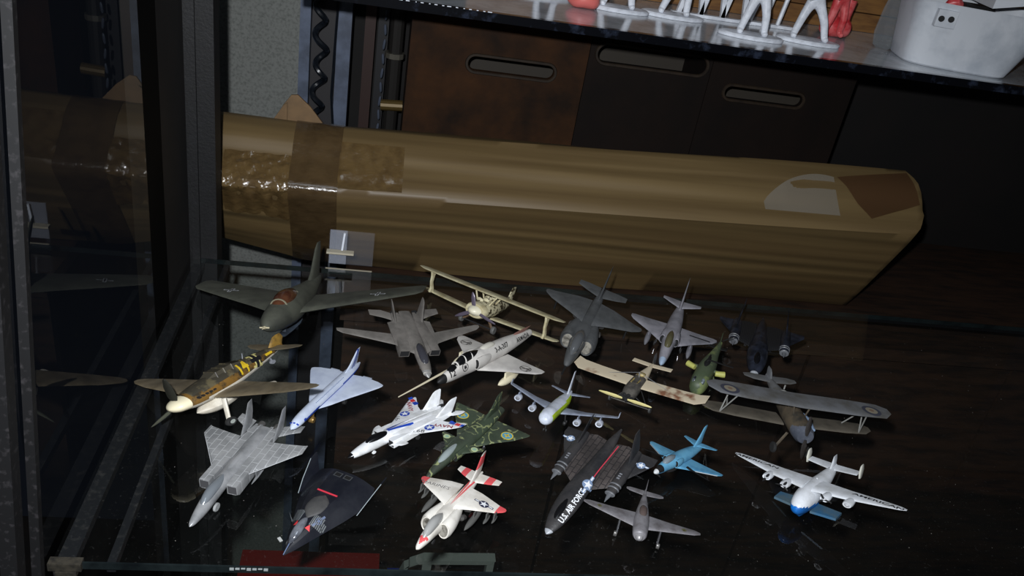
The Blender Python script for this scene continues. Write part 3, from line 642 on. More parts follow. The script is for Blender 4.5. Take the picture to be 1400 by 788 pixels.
# --- 2 grey swing-wing fighter
def swing_fighter(key, nm, label, mm, canopy, wings, stab, nosecol=None, fat=1, wing_z=.135, nx=.43, cx=(.37, .32, .23, .12, .06), gy=.15):
    c = Craft(nm, label, FIT[key])
    fu = c.p('fuselage', fus([(.5, .11, .003, .003), (.46, .115, .022 * fat, .024 * fat), (.38, .125, .036 * fat, .04 * fat), (.26, .135, .042 * fat, .052 * fat), (.12, .14, .045 * fat, .05 * fat), (-.1, .135, .05, .035 * fat), (-.3, .13, .05, .025), (-.46, .125, .04, .012)], 24, 4), [mm, nosecol or mm], fn=lambda x, y, z: 1 if x > nx else 0)
    for s_ in (1, -1):
        g = loft([[(x, y0 + dy, z0 + dz) for dy, dz in ((-a, b), (a * .8, b), (a, b * .6), (a, -b), (-a, -b))] for x, y0, z0, a, b in ((.17, .105, .125, .034, .045), (.05, .1, .125, .036, .045), (-.15, .085, .12, .036, .036), (-.34, .075, .115, .032, .032), (-.43, .075, .115, .024, .024))])
        n_ = c.p('engine_nacelle', g if s_ > 0 else mir(g), mm, ang=50)
        c.p('intake_mouth', add(bx((.155, s_ * .105 - .03, .09), (.1715, s_ * .105 + .03, .16))), DRK, n_, smooth=False)
        c.p('exhaust_nozzle', loft([[(x, s_ * .075 + r * math.cos(2 * math.pi * j / 16), .115 + r * math.sin(2 * math.pi * j / 16)) for j in range(16)] for x, r in ((-.41, .027), (-.47, .021), (-.455, .016))]), DRK, n_)
        gl = wing([(.04, wing_z + .015, .2, -.28, .03), (.1 * gy / .15, wing_z + .012, .13, -.3, .03), (gy, wing_z + .008, .05, -.28, .024)])
        c.p('glove', gl if s_ > 0 else mir(gl), mm)
        wg = wing(wings); c.w = getattr(c, 'w', []); c.w.append(c.p('wing', wg if s_ > 0 else mir(wg), mm))
        sg = wing(stab); c.p('tailplane', sg if s_ > 0 else mir(sg), mm)
        c.p('tail_fin', fin([(.13, -.24, -.44, .018), (.24, -.34, -.47, .014), (.31, -.4, -.485, .008), (.325, -.43, -.48, .003)], y0=.09 * s_, lean=.12 * s_), mm)
        c.p('wheel', wheel((-.08, .1 * s_, .022), .022, .016), RUB); c.p('gear_leg', tube([(-.08, .09 * s_, .02), (-.08, .085 * s_, .1)], .006, 6), mm)
    cp = c.p('canopy', fus([(cx[0], .155 + .02 * (fat - 1), .006, .006), (cx[1], .17 + .04 * (fat - 1), .026, .028), (cx[2], .18 + .05 * (fat - 1), .031 * fat, .036), (cx[3], .172 + .05 * (fat - 1), .026 * fat, .03), (cx[4], .165 + .05 * (fat - 1), .006, .01)], 18, 4), canopy)
    c.p('nose_wheel', add(wheel((.27, 0, .018), .018, .012), tube([(.27, 0, .02), (.27, 0, .1)], .006, 6)), mm)
    c.fu = fu; return c
mg = mat('grey_brown_plastic', (116, 111, 106), .6, col2=(88, 84, 80), nscale=60, dust=.3, bump=.15)
c = swing_fighter('tomcat_grey', 'swing_wing_fighter', 'dusty grey-brown swing-wing jet with twin fins and spread wings', mg, mat('smoked_canopy', (60, 60, 66), .15, coat=.6), [(.12, .13, .06, -.11, .022), (.3, .13, -.05, -.17, .016), (.47, .13, -.15, -.225, .01), (.5, .13, -.19, -.225, .003)], [(.06, .115, -.3, -.42, .012), (.16, .115, -.38, -.5, .009), (.245, .115, -.43, -.51, .004)], nosecol=mat('silver_nose', (150, 148, 146), .35, .3), wing_z=.13)
c.p('nose_ring', loft([[(x, r * math.cos(2 * math.pi * j / 18), .115 + 1.05 * r * math.sin(2 * math.pi * j / 18)) for j in range(18)] for x, r in ((.452, .0265), (.446, .0275), (.44, .028))]), mat('pale_ring', (190, 186, 176), .5))
c.land()

# --- 3 cream biplane
cr_m = mat('cream_plastic', (206, 198, 164), .5, col2=(170, 158, 122), nscale=90)
mot = mat('mottled_cream', (196, 188, 156), .55, col2=(60, 52, 34), nscale=170, lo=.5, hi=.56)
c = Craft('cream_biplane', 'cream biplane with pale spinner and mottled fuselage standing at the middle of the rear edge', FIT['biplane_cream'])
fu = c.p('fuselage', fus([(.42, .27, .07, .075), (.3, .27, .085, .095), (.1, .27, .08, .1), (-.15, .275, .055, .075), (-.38, .29, .025, .045), (-.48, .3, .008, .03)], 20, 4), mot)
c.p('cowling', loft([[(x, r * math.cos(2 * math.pi * j / 20), .27 + r * math.sin(2 * math.pi * j / 20)) for j in range(20)] for x, r in ((.36, .088), (.42, .09), (.45, .08), (.455, .05))]), cr_m)
c.p('spinner', fus([(.54, .27, .002, .002), (.52, .27, .03, .03), (.47, .27, .055, .055), (.45, .27, .058, .058)], 16, 3), mat('pale_spinner', (226, 220, 196), .35))
for s_ in (1, -1):
    for nm, z, x0 in (('upper_wing', .46, .3), ('lower_wing', .17, .17)):
        g = wing([(0 if z > .3 else .05, z, x0, x0 - .2, .024), (.4, z + (.0 if z > .3 else .02), x0 - .01, x0 - .2, .022), (.57, z + (.0 if z > .3 else .03), x0 - .03, x0 - .19, .016), (.63 if z > .3 else .59, z + (.0 if z > .3 else .03), x0 - .09, x0 - .16, .005)])
        c.p(nm, g if s_ > 0 else mir(g), cr_m)
    c.p('wing_strut', loft([[(.2 + dx - .04 * (z < .3), .5 * s_ + dy, z) for dx, dy in ((-w, -.008), (w, -.008), (w, .008), (-w, .008))] for z, w in ((.2, .04), (.25, .025), (.33, .018), (.4, .025), (.455, .05))]), cr_m)
    for q in ((.28, .05), (.12, .05)): c.p('cabane_strut', tube([(q[0], .05 * s_, .34), (q[0] - .02, .09 * s_, .45)], .007, 6), cr_m)
    c.p('gear_leg', tube([(.3, .13 * s_, .1), (.27, .07 * s_, .19)], .012, 8), mat('brown_gear', (90, 70, 50), .5))
    c.p('wheel', wheel((.3, .14 * s_, .1), .045, .025), mat('wheel_grey', (90, 90, 88), .6))
    g = wing([(.02, .31, -.33, -.46, .012), (.15, .31, -.37, -.47, .01), (.19, .31, -.42, -.46, .004)]); c.p('tailplane', g if s_ > 0 else mir(g), cr_m)
c.p('tail_fin', fin([(.3, -.34, -.48, .02), (.42, -.38, -.52, .014), (.48, -.43, -.52, .006)]), mot)
c.p('axle', tube([(.3, -.14, .1), (.3, .14, .1)], .008, 6), DRK)
c.p('open_engine', add(*[fus([(.32 - .07 * k, .36 + .01 * (k % 2), .002, .002), (.3 - .07 * k, .37, .03, .028), (.27 - .07 * k, .36, .002, .002)], 8, 2, y0=.03 * ((k % 3) - 1)) for k in range(5)]), mot)
c.p('propeller', add(*prop((.465, 0, .27), .2, .018, 3, .25)), mat('purple_grey_blade', (96, 88, 102), .3, .2))
c.land()

# --- Skyhawk-like jets (three)
def delta_attack(key, nm, label, mm, canopy, fuf=None, fum=(), tail=True, tanks=True, gear=True):
    c = Craft(nm, label, FIT[key])
    c.fu = c.p('fuselage', fus([(.5, .15, .004, .004), (.47, .152, .02, .022), (.38, .16, .036, .042), (.26, .17, .046, .056), (.14, .175, .058, .064), (0, .175, .062, .06), (-.2, .172, .054, .054), (-.38, .17, .036, .038), (-.5, .172, .022, .024)], 28, 5), [mm] + list(fum), fn=fuf)
    c.w = []
    for s_ in (1, -1):
        wg = wing([(.04, .125, .15, -.19, .03), (.18, .124, .02, -.185, .02), (.33, .123, -.1, -.185, .012), (.355, .123, -.14, -.178, .004)])
        c.w.append(c.p('wing', wg if s_ > 0 else mir(wg), mm))
        g = loft([[(x, y0 * 1 + dy, .185 + dz) for dy, dz in [(r * .75 * math.cos(t), r * 1.3 * math.sin(t)) for t in [2 * math.pi * j / 12 for j in range(12)]]] for x, y0, r in ((.185, .055, .028), (.13, .055, .03), (.06, .052, .024), (.01, .042, .012))])
        it = c.p('air_intake', g if s_ > 0 else mir(g), mm)
        g = loft([[(.187 - k, .056 + r * .75 * math.cos(t), .185 + r * 1.3 * math.sin(t)) for t in [2 * math.pi * j / 12 for j in range(12)]] for k, r in ((0, .024), (.004, .022))])
        c.p('intake_mouth', g if s_ > 0 else mir(g), BLKM, it)
        if tail:
            g = wing([(.012, .215, -.33, -.46, .014), (.1, .215, -.39, -.47, .01), (.16, .215, -.435, -.475, .005)]); c.p('tailplane', g if s_ > 0 else mir(g), mm)
        if tanks:
            g = add(pod(.16, -.13, .17, .075, .021), bx((-.06, .166, .09), (.03, .174, .12))); c.p('drop_tank', g if s_ > 0 else mir(g), mm)
        if gear:
            c.p('gear_leg', tube([(-.02, .1 * s_, .02), (-.02, .1 * s_, .12)], .006, 6), STEEL); c.p('wheel', wheel((-.02, .108 * s_, .022), .022, .013), RUB)
    if gear: c.p('nose_wheel', add(tube([(.3, 0, .02), (.29, 0, .12)], .005, 6), wheel((.3, 0, .016), .016, .01)), STEEL)
    if tail: c.fin = c.p('tail_fin', fin([(.2, -.26, -.47, .022), (.3, -.375, -.49, .016), (.39, -.45, -.525, .008), (.405, -.48, -.525, .003)]), mm)
    c.cp = c.p('canopy', fus([(.35, .195, .006, .006), (.31, .212, .024, .026), (.24, .222, .03, .036), (.16, .22, .026, .03), (.1, .225, .006, .01)], 18, 4), canopy)
    return c
gm = mat('blue_grey_plastic', (150, 148, 156), .5, col2=(112, 112, 120), nscale=50, dust=.25)
c = delta_attack('skyhawk_grey', 'attack_jet', 'small blue-grey delta-wing jet with drop tanks and yellowish canopy, near the rear edge', gm, mat('yellowish_canopy', (88, 84, 62), .12, coat=.6), fuf=lambda x, y, z: 1 if x > .44 else 0, fum=[mat('pale_blue_nose', (150, 168, 190), .4)])
c.decal('walkway_marking', [(rect(-.012, -.0012, .012, .0012), INK)], c.w[0], (-.1, .22, .13), (0, 1, 0)); c.land()
wm = mat('worn_white', (208, 204, 198), .5, col2=(176, 172, 168), nscale=40)
c = delta_attack('skyhawk_white', 'navy_attack_jet', 'white delta-wing jet marked 3-A-307 and ARMADA with broken-off tail fin and long nose probe', wm, BLK, tail=False, tanks=False, gear=False, fuf=lambda x, y, z: 1 if x > .445 else 0, fum=[BLKM])
for s_ in (1, -1):
    g = add(pod(.11, -.12, .19, .068, .026), bx((-.08, .183, .088), (.04, .197, .125))); c.p('drop_tank', g if s_ > 0 else mir(g), mat('ivory_tank', (226, 216, 186), .4))
c.p('probe', tube([(.26, -.05, .16), (.44, -.045, .16), (.58, -.045, .155), (.8, -.045, .15)], [.008, .007, .006, .003], 6), mat('ivory_probe', (214, 204, 176), .4))
c.p('spine_hump', fus([(.1, .225, .004, .004), (.06, .232, .022, .016), (-.03, .232, .023, .016), (-.08, .22, .004, .004)], 14, 3), mat('ivory_hump', (206, 202, 190), .5))
c.p('broken_fin_stub', fin([(.2, -.26, -.42, .014), (.225, -.3, -.5, .012)]), mat('raw_brown_edge', (140, 100, 90), .7), label='jagged reddish stub where the fin broke off')
c.p('windscreen', fus([(.43, .175, .004, .003), (.39, .19, .022, .016), (.35, .205, .022, .012), (.345, .2, .004, .004)], 12, 3), BLK)
c.p('canopy_frame', add(*[tube([(x, r * math.cos(a), z + r * 1.1 * math.sin(a)) for a in [math.pi * k / 10 for k in range(11)]], .005, 6) for x, r, z in ((.335, .028, .196), (.27, .033, .212), (.205, .033, .215))]), wm)
dn = c.fu
c.decal('lettering', [(text('3-A-307', .0052, True, 1.0), INK)], dn, (-.09, .0, .178), (-1, 0, 0), (0, .82, .57), off=.0004, label='black number 3-A-307')
c.decal('lettering', [(text('ARMADA', .005, True, .95), INK)], dn, (-.36, .0, .17), (-1, 0, 0), (0, .85, .52), off=.0004, label='black word ARMADA')
c.decal('lettering', [(text('12', .0062, True), INK)], dn, (.395, .0, .163), (-1, 0, 0), (0, .85, .53), off=.0004, label='black number 12')
c.decal('badge', [(disc(.0042, 24, .0034), INK), (star(.003, 6), INK)], dn, (.285, 0, .17), (-1, 0, 0), (0, .85, .52), off=.0004)
for i, s_ in ((0, 1), (1, -1)):
    c.decal('anchor_marking', [(add(disc(.0062, 20, .0054), rect(-.0007, -.006, .0007, .006, 1, 4), rect(-.0045, .0028, .0045, .0038), xf(rect(-.0006, -.006, .0006, .006, 1, 4), Matrix.Rotation(.8, 4, 'Z'))), mat('faded_black_marking', (70, 66, 62), .6))], c.w[i], (-.1, .25 * s_, .13), (1, 0, 0))
c.land()
bm_ = mat('sky_blue_paint', (104, 168, 202), .45, col2=(70, 128, 166), nscale=60, lo=.45, hi=.7)
c = delta_attack('skyhawk_blue', 'sky_blue_jet', 'small sky-blue delta-wing jet with black and white nose', bm_, mat('grey_canopy', (120, 132, 140), .15, coat=.6), tanks=False, gear=False, fuf=lambda x, y, z: 2 if x > .455 else (1 if x > .37 and z > .15 else 0), fum=[BLKM, mat('scraped_white', (205, 208, 210), .4)])
for i, s_ in ((0, 1), (1, -1)):
    c.decal('slat_marking', [(plates([(.0, -.002), (.026, -.008), (.026, -.0095), (0, -.0055)]) if s_ > 0 else plates([(.0, .0055), (.026, .0095), (.026, .008), (0, .002)]), BLKM)], c.w[i], (.0, .1 * s_, .13), (0, s_, 0))
    c.p('wing_edge', tube([(.03, .17 * s_, .124), (-.1, .33 * s_, .123)], .005, 6), mat('worn_silver', (170, 178, 184), .35, .4))
c.p('belly_pod', pod(.25, -.1, 0, .09, .03), DRK)
c.land()

# --- Harrier-like jets (two)
def jump_jet(key, nm, label, mm, canopy, fuf=None, fum=(), wf=None, wmats=(), extras=True):
    c = Craft(nm, label, FIT[key])
    c.fu = c.p('fuselage', fus([(.5, .14, .004, .004), (.47, .142, .02, .022), (.38, .152, .036, .042), (.28, .16, .045, .056), (.16, .16, .06, .06), (0, .155, .06, .055), (-.16, .16, .04, .044), (-.34, .17, .026, .03), (-.5, .175, .008, .012)], 28, 5), [mm] + list(fum), fn=fuf)
    c.w = []
    for s_ in (1, -1):
        wg = wing([(.03, .205, .06, -.24, .03), (.12, .2, .0, -.23, .024), (.27, .18, -.1, -.2, .014), (.315, .173, -.15, -.2, .006), (.325, .171, -.17, -.19, .002)], 2)
        c.w.append(c.p('wing', wg if s_ > 0 else mir(wg), [mm] + list(wmats), fn=wf))
        n = 20; g = []
        for x, y0, a, b in ((.235, .062, .034, .058), (.245, .062, .042, .066), (.225, .066, .046, .07), (.15, .066, .044, .066), (.04, .055, .036, .056), (-.08, .035, .02, .04)):
            g.append([(x, y0 + a * math.cos(2 * math.pi * j / n), .15 + b * math.sin(2 * math.pi * j / n)) for j in range(n)])
        g = loft(g); it = c.p('air_intake', g if s_ > 0 else mir(g), [mm] + list(fum), fn=lambda x, y, z: 0)
        g = loft([[(x, .06 + a * math.cos(2 * math.pi * j / n), .15 + b * math.sin(2 * math.pi * j / n)) for j in range(n)] for x, a, b in ((.2475, .032, .054), (.244, .03, .05))])
        c.p('fan_face', g if s_ > 0 else mir(g), mat('fan_' + key, (150, 146, 136), .5, col2=(70, 66, 60), nscale=180), it)
        for x in (.02, -.1):
            c.p('thrust_nozzle', tube([(x, .06 * s_, .12), (x - .015, .085 * s_, .115), (x - .05, .088 * s_, .1)], [.024, .024, .02], 10), mat('nozzle_grey', (84, 82, 80), .5, .4))
        g = wing([(.015, .19, -.33, -.46, .014), (.1, .18, -.38, -.48, .01), (.165, .17, -.43, -.49, .005)], 3); c.st = getattr(c, 'st', []); c.st.append(c.p('tailplane', g if s_ > 0 else mir(g), [mm] + list(wmats), fn=(lambda x, y, z: 1 if (.155 < abs(y) or .085 < abs(y) < .115) else 0) if wf else None))
        if extras:
            for y, x0, x1, r in ((.16, .13, -.19, .022), (.235, -.01, -.13, .012), (.28, -.05, -.15, .009)):
                g = add(pod(x0, x1, y, .125, r), bx(((x0 + x1) / 2 - .02, y - .004, .13), ((x0 + x1) / 2 + .02, y + .004, .185))); c.p('drop_tank' if r > .02 else 'missile', g if s_ > 0 else mir(g), mat('store_grey', (84, 84, 82), .6))
            c.p('gun_pod', pod(.16, -.1, .03 * s_, .075, .018), mm)
        c.p('outrigger', tube([(-.19, .24 * s_, .17), (-.2, .24 * s_, .03)], .006, 6), BLKM)
    c.fin = c.p('tail_fin', fin([(.19, -.24, -.46, .02), (.28, -.36, -.49, .014), (.37, -.42, -.5, .008), (.385, -.445, -.5, .003)]), [mm] + list(fum), fn=(lambda x, y, z: 1 if .26 < z < .33 else 0) if fuf else None)
    c.p('main_wheel', add(wheel((-.06, 0, .025), .025, .03), tube([(-.06, 0, .03), (-.06, 0, .11)], .01, 6)), RUB)
    c.p('nose_wheel', add(wheel((.24, 0, .022), .022, .014), tube([(.24, 0, .03), (.24, 0, .11)], .008, 6)), RUB)
    c.cp = c.p('canopy', fus([(.42, .175, .006, .006), (.37, .197, .026, .03), (.29, .212, .034, .04), (.21, .208, .03, .034), (.14, .2, .008, .012)], 18, 4), canopy)
    return c
pink = mat('pinkish_red_paint', (214, 84, 88), .5)
c = jump_jet('harrier_red', 'trainer_jump_jet', 'white jet with red wingtips, red nose mark and red striped tail, front centre', mat('warm_white', (226, 222, 214), .45, col2=(196, 190, 180), nscale=60), mat('pale_grey_canopy', (150, 150, 148), .12, coat=.6), fuf=lambda x, y, z: 1 if ((.4 < x < .465 and z > .15 and abs(y) < (.475 - x) * .42) ) else 0, fum=[pink], wf=lambda x, y, z: 1 if abs(y) > .275 else 0, wmats=[pink])
c.decal('star_marking', star_badge(.0042, mat('navy_marking', (40, 42, 66), .6)), c.w[0], (-.12, .18, .2), (0, 1, 0), label='dark star badge with bars')
c.decal('lettering', [(text('MARINES', .0042, False, 1.1), mat('faint_ink', (110, 108, 108), .6))], c.w[1], (-.12, -.19, .2), (0, 1, 0), label='faint word MARINES')
c.decal('spine_stripe', [(plates([(-.014, .0002), (.028, .0024), (.028, .0005)], [(-.014, -.0002), (.028, -.0024), (.028, -.0005)]), pink)], c.fu, (-.08, 0, .2), (-1, 0, 0), off=.0005)
c.land()
c = jump_jet('jet_dark', 'dark_jump_jet', 'dusty dark grey jet with large round intakes and tall fin, rear centre', mat('dark_dusty_grey', (78, 80, 82), .6, col2=(56, 58, 60), nscale=50, dust=.3, dustcol=(104, 104, 100)), mat('grey_glint_canopy', (84, 86, 88), .1, coat=.8), extras=False)
c.p('probe', tube([(.5, 0, .14), (.58, .0, .13)], .006, 6), BLKM); c.land()

# --- Blackbird-like (two)
def spy_jet(key, nm, label, mm, inner, detail):
    c = Craft(nm, label, FIT[key])
    c.fu = c.p('fuselage', fus([(.5, .1, .004, .004), (.47, .1, .03, .025), (.38, .11, .062, .05), (.25, .12, .08, .062), (.1, .125, .078, .062), (-.1, .12, .055, .05), (-.35, .115, .035, .035), (-.5, .11, .008, .012)], 28, 5, e=1.9), [mm, mat('grey_tip', (150, 154, 160), .4)], fn=lambda x, y, z: 1 if x > .475 else 0)
    c.w = []
    for s_ in (1, -1):
        g = wing([(.04, .115, .1, -.36, .03), (.12, .113, .04, -.38, .026), (.18, .112, -.0, -.36, .022)]); c.w.append(c.p('inner_wing', g if s_ > 0 else mir(g), inner))
        g = wing([(.2, .112, -.05, -.36, .02), (.29, .11, -.2, -.36, .012), (.345, .108, -.3, -.36, .005)]); c.w.append(c.p('outer_wing', g if s_ > 0 else mir(g), mm))
        n = c.p('engine_nacelle', fus([(.05, .115, .03, .03), (-.0, .115, .037, .037), (-.15, .115, .042, .042), (-.3, .115, .036, .036), (-.36, .115, .026, .026)], 18, 4, y0=.2 * s_), mm)
        c.p('inlet_spike', fus([(.12, .115, .002, .002), (.07, .115, .014, .014), (.04, .115, .023, .023)], 12, 3, y0=.2 * s_), mat('spike_grey', (92, 94, 98), .4), n)
        for x, r in ((.045, .036), (.0, .041), (-.03, .042)):
            c.p('nacelle_ring', loft([[(x + dx, .2 * s_ + rr * math.cos(2 * math.pi * j / 18), .115 + rr * math.sin(2 * math.pi * j / 18)) for j in range(18)] for dx, rr in ((.006, r - .004), (.003, r), (-.003, r), (-.006, r - .004))]), mat('ring_grey', (100, 102, 106), .4), n)
        c.p('tail_fin', fin([(.14, -.2, -.38, .02), (.24, -.29, -.42, .012), (.33, -.37, -.44, .006)], y0=.2 * s_, lean=-.15 * s_), mm)
        c.p('wheel', wheel((-.1, .1 * s_, .025), .025, .02), RUB); c.p('gear_leg', tube([(-.1, .1 * s_, .02), (-.1, .1 * s_, .1)], .008, 6), BLKM)
    c.p('nose_wheel', add(wheel((.25, 0, .02), .02, .015), tube([(.25, 0, .02), (.25, 0, .1)], .008, 6)), RUB)
    c.sp = c.p('dorsal_spine', fus([(.12, .16, .01, .01), (.0, .165, .018, .014), (-.2, .15, .018, .014), (-.4, .125, .01, .008)], 12, 4), mm)
    c.p('canopy', fus([(.42, .135, .005, .004), (.37, .15, .022, .02), (.3, .162, .026, .024), (.2, .168, .01, .012)], 14, 4), BLK)
    return c
sm = mat('dusty_black', (34, 35, 38), .42, col2=(50, 49, 50), nscale=55, lo=.42, hi=.7, dust=.16, dustcol=(104, 98, 94), bump=.2)
tile = mat('black_tile_panels', (52, 48, 47), .55, col2=(74, 68, 66), nscale=40, panels=((34, 32, 33), 52, .02), bump=.2)
c = spy_jet('blackbird', 'spy_jet', 'large dusty black twin-engine jet lettered U.S. AIR FORCE, front centre right', sm, tile, True)
c.decal('lettering', [(text('U.S. AIR FORCE', .005, True, .8), PWH)], c.fu, (.26, .036, .12), (-1, 0, 0), (0, .45, .9), off=.0004, label='white words U.S. AIR FORCE')
c.decal('star_marking', star_badge(.0052, mat('grey_blue_marking', (120, 140, 170), .5), True), c.fu, (.07, .04, .12), (-1, 0, 0), (0, .45, .9), off=.0004, label='pale blue star badge')
c.decal('star_marking', star_badge(.0038, mat('grey_blue_marking', (120, 140, 170), .5), True), c.w[1], (-.26, .27, .12), (0, 1, 0), off=.0004)
c.decal('star_marking', star_badge(.0038, mat('grey_blue_marking', (120, 140, 170), .5), True), c.w[3], (-.26, -.27, .12), (0, 1, 0), off=.0004)
c.p('red_stripe', tube([(.06, .05, .158), (-.1, .052, .148), (-.34, .06, .128)], .004, 6), mat('stripe_pink_red', (196, 60, 78), .5), label='thin pinkish red stripe beside the spine')
for s_ in (1, -1):
    c.p('panel_marking', add(*[bx((-.08 - .02 * k, .196 * s_ - .01, .153), (-.07 - .02 * k, .196 * s_ + .01, .1575)) for k in range(3)]), GRYI)
c.land()
c = spy_jet('blackbird_small', 'small_spy_jet', 'small glossy black twin-engine jet, rightmost of the aircraft along the rear edge', mat('glossy_black_dust', (24, 26, 32), .3, col2=(44, 48, 60), nscale=90), mat('black_ribbed', (36, 36, 38), .5, panels=((20, 20, 22), 120, .05)), False)
c.p('side_stripe', tube([(.4, .045, .12), (.2, .062, .14), (.1, .06, .15)], .005, 6), mat('blue_stripe', (60, 84, 130), .4)); c.land()

# --- 8 propeller fighter with yellow 14
c = Craft('propeller_fighter', 'propeller fighter with large ivory spinner and yellow 14 on its mottled side, at the left', FIT['messer'])
top = mat('mottled_olive', (120, 88, 38), .5, col2=(52, 46, 34), nscale=110, lo=.45, hi=.58)
bel = mat('cream_belly', (218, 212, 198), .5, col2=(190, 182, 166), nscale=60)
dk = mat('dark_mottle', (58, 54, 44), .55, col2=(92, 84, 62), nscale=130, lo=.48, hi=.6)
c.fu = c.p('fuselage', fus([(.375, .28, .055, .068), (.32, .28, .062, .088), (.2, .285, .068, .108), (.02, .29, .066, .116), (-.15, .295, .05, .092), (-.32, .305, .03, .062), (-.45, .315, .014, .03), (-.5, .32, .004, .016)], 28, 5), [bel, top, dk], fn=lambda x, y, z: 0 if z < .25 + (.25 - x) * .07 else (2 if z > .335 + (.2 - x) * .02 and x < .35 else 1))
c.p('spinner', fus([(.475, .28, .003, .003), (.462, .28, .028, .03), (.43, .28, .05, .055), (.375, .28, .06, .07)], 20, 3), mat('ivory_spinner', (232, 222, 190), .3, coat=.3))
wmt = mat('wing_olive_brown', (112, 100, 78), .55, col2=(80, 70, 52), nscale=50, dust=.2)
c.w = []
for s_ in (1, -1):
    g = wing([(.04, .225, .22, -.03, .04), (.2, .238, .2, -.01, .03), (.42, .26, .16, .02, .02), (.52, .27, .12, .04, .01), (.55, .273, .09, .06, .004)], 2)
    c.w.append(c.p('wing', g if s_ > 0 else mir(g), [wmt, bel], fn=lambda x, y, z: 1 if z < .2265 + (abs(y) - .04) * .095 - .007 else 0))
    g = fus([(.1, .2, .01, .005), (.06, .2, .05, .022), (-.02, .2, .05, .02), (-.06, .21, .01, .005)], 12, 3, y0=.22); c.p('radiator', g if s_ > 0 else mir(g), bel)
    if s_ < 0:
        c.p('gear_stub', tube([(.2, -.12, .21), (.21, -.13, .15)], [.03, .022], 10), bel); 
    else: c.p('gear_leg', tube([(.2, .1 * s_, .21), (.23, .12 * s_, .0)], .012, 8), bel)
    w_ = None if s_ < 0 else c.p('wheel', wheel((.23, .13 * s_, .0), .038, .022), RUB)
    if w_: c.p('hub', wheel((.23, .13 * s_, .0), .02, .026), mat('hub_pale', (150, 156, 150), .5), w_)
    g = wing([(.012, .345, -.34, -.45, .012), (.12, .347, -.38, -.46, .009), (.165, .348, -.42, -.45, .003)]); c.p('tailplane', g if s_ > 0 else mir(g), wmt)
c.p('tail_fin', fin([(.33, -.36, -.5, .02), (.4, -.4, -.525, .016), (.44, -.43, -.51, .008), (.45, -.46, -.5, .003)]), mat('mustard_mottle', (150, 116, 48), .5, col2=(90, 70, 36), nscale=110))
c.p('canopy', loft([[(x, y, z) for y, z in ((-w, .35), (-w * .75, .35 + h), (w * .75, .35 + h), (w, .35))] for x, w, h in ((.2, .03, .03), (.13, .042, .07), (.0, .042, .073), (-.1, .03, .045))]), mat('dusty_canopy', (70, 66, 56), .2, coat=.4), smooth=False)
c.p('canopy_frame', add(*[tube([(x, -w, .352), (x, -w * .75, .352 + h), (x, w * .75, .352 + h), (x, w, .352)], .005, 6) for x, w, h in ((.13, .044, .071), (.065, .044, .073), (.0, .044, .074))]), dk)
c.p('drop_tank', pod(.3, -.12, 0, .12, .056, .075), bel)
c.p('aerial', tube([(-.14, 0, .365), (-.15, 0, .44)], [.004, .002], 6), GRYI)
c.p('tail_wheel', add(wheel((-.38, 0, .2), .022, .015), tube([(-.38, 0, .2), (-.36, 0, .27)], .008, 6)), GRYI)
c.p('exhaust_stubs', add(*[bx((.32 - .03 * k, s_ * .062 - .006, .3), (.335 - .03 * k, s_ * .062 + .012, .312)) for k in range(5) for s_ in (1, -1)]), DRK)
g = prop((.42, 0, .28), .27, .03, 3, .1)
c.p('propeller_blade', g[0], mat('olive_black_blade', (38, 38, 32), .5))
for q in prop((.42, 0, .28), .3, .012, 3, .35)[1:2]: c.p('propeller_blade', q, mat('thin_olive_blade', (92, 94, 80), .5))
c.decal('lettering', [(text('14', .0135, True, .8), YEL)], c.fu, (-.06, 0.02, .31), (-1, 0, 0), (0, .84, .54), off=.0004, label='yellow number 14')
k_ = .0042
c.decal('cross_marking', [(add(rect(-.0065, -.0065, -.002, -.0048), rect(.002, -.0065, .0065, -.0048), rect(-.0065, .0048, -.002, .0065), rect(.002, .0048, .0065, .0065), rect(-.0035, -.0065, -.002, -.002, 1, 2), rect(.002, -.0065, .0035, -.002, 1, 2), rect(-.0035, .002, -.002, .0065, 1, 2), rect(.002, .002, .0035, .0065, 1, 2)), mat('pale_yellow_marking', (210, 200, 130), .5)), (add(rect(-.0068, -.002, .0068, .002), rect(-.002, -.0068, .002, .0068, 1, 4)), INK)], c.fu, (-.2, 0.012, .31), (-1, 0, 0), (0, .84, .54), off=.0004)
c.decal('bar_marking', [(rect(-.005, -.0011, .005, .0011), YEL)], c.fu, (-.33, 0, .315), (-1, 0, 0), (0, .98, .2), off=.0004)
c.land()

# --- 9 supersonic airliner
c = Craft('supersonic_airliner', 'white supersonic delta airliner with blue stripe and blue striped fin, left of centre', FIT['concorde'])
lw = mat('cool_white', (212, 222, 240), .35, col2=(190, 200, 222), nscale=50, coat=.3)
c.fu = c.p('fuselage', fus([(.5, .1, .004, .004), (.47, .103, .018, .018), (.4, .112, .028, .028), (.2, .12, .03, .03), (-.2, .12, .03, .03), (-.4, .12, .022, .022), (-.5, .122, .005, .005)], 24, 6), [lw, BLU], fn=lambda x, y, z: 1 if (.108 < z < .124 and x < .4) else 0)
for s_ in (1, -1):
    g = wing([(.015, .1, .22, -.34, .014), (.06, .1, .12, -.35, .014), (.11, .1, -.02, -.345, .012), (.17, .1, -.17, -.33, .01), (.2, .1, -.25, -.31, .006), (.208, .1, -.28, -.3, .002)], 2); c.p('wing', g if s_ > 0 else mir(g), lw)
    g = bx((-.37, .07, .07), (-.16, .12, .096)); c.p('engine_box', g if s_ > 0 else mir(g), mat('engine_pale', (180, 188, 204), .4), smooth=False)
    c.p('wheel', wheel((-.1, .06 * s_, .022), .022, .018), RUB)
    c.p('gear_leg', tube([(-.1, .06 * s_, .02), (-.1, .05 * s_, .1)], .006, 6), GRYI)
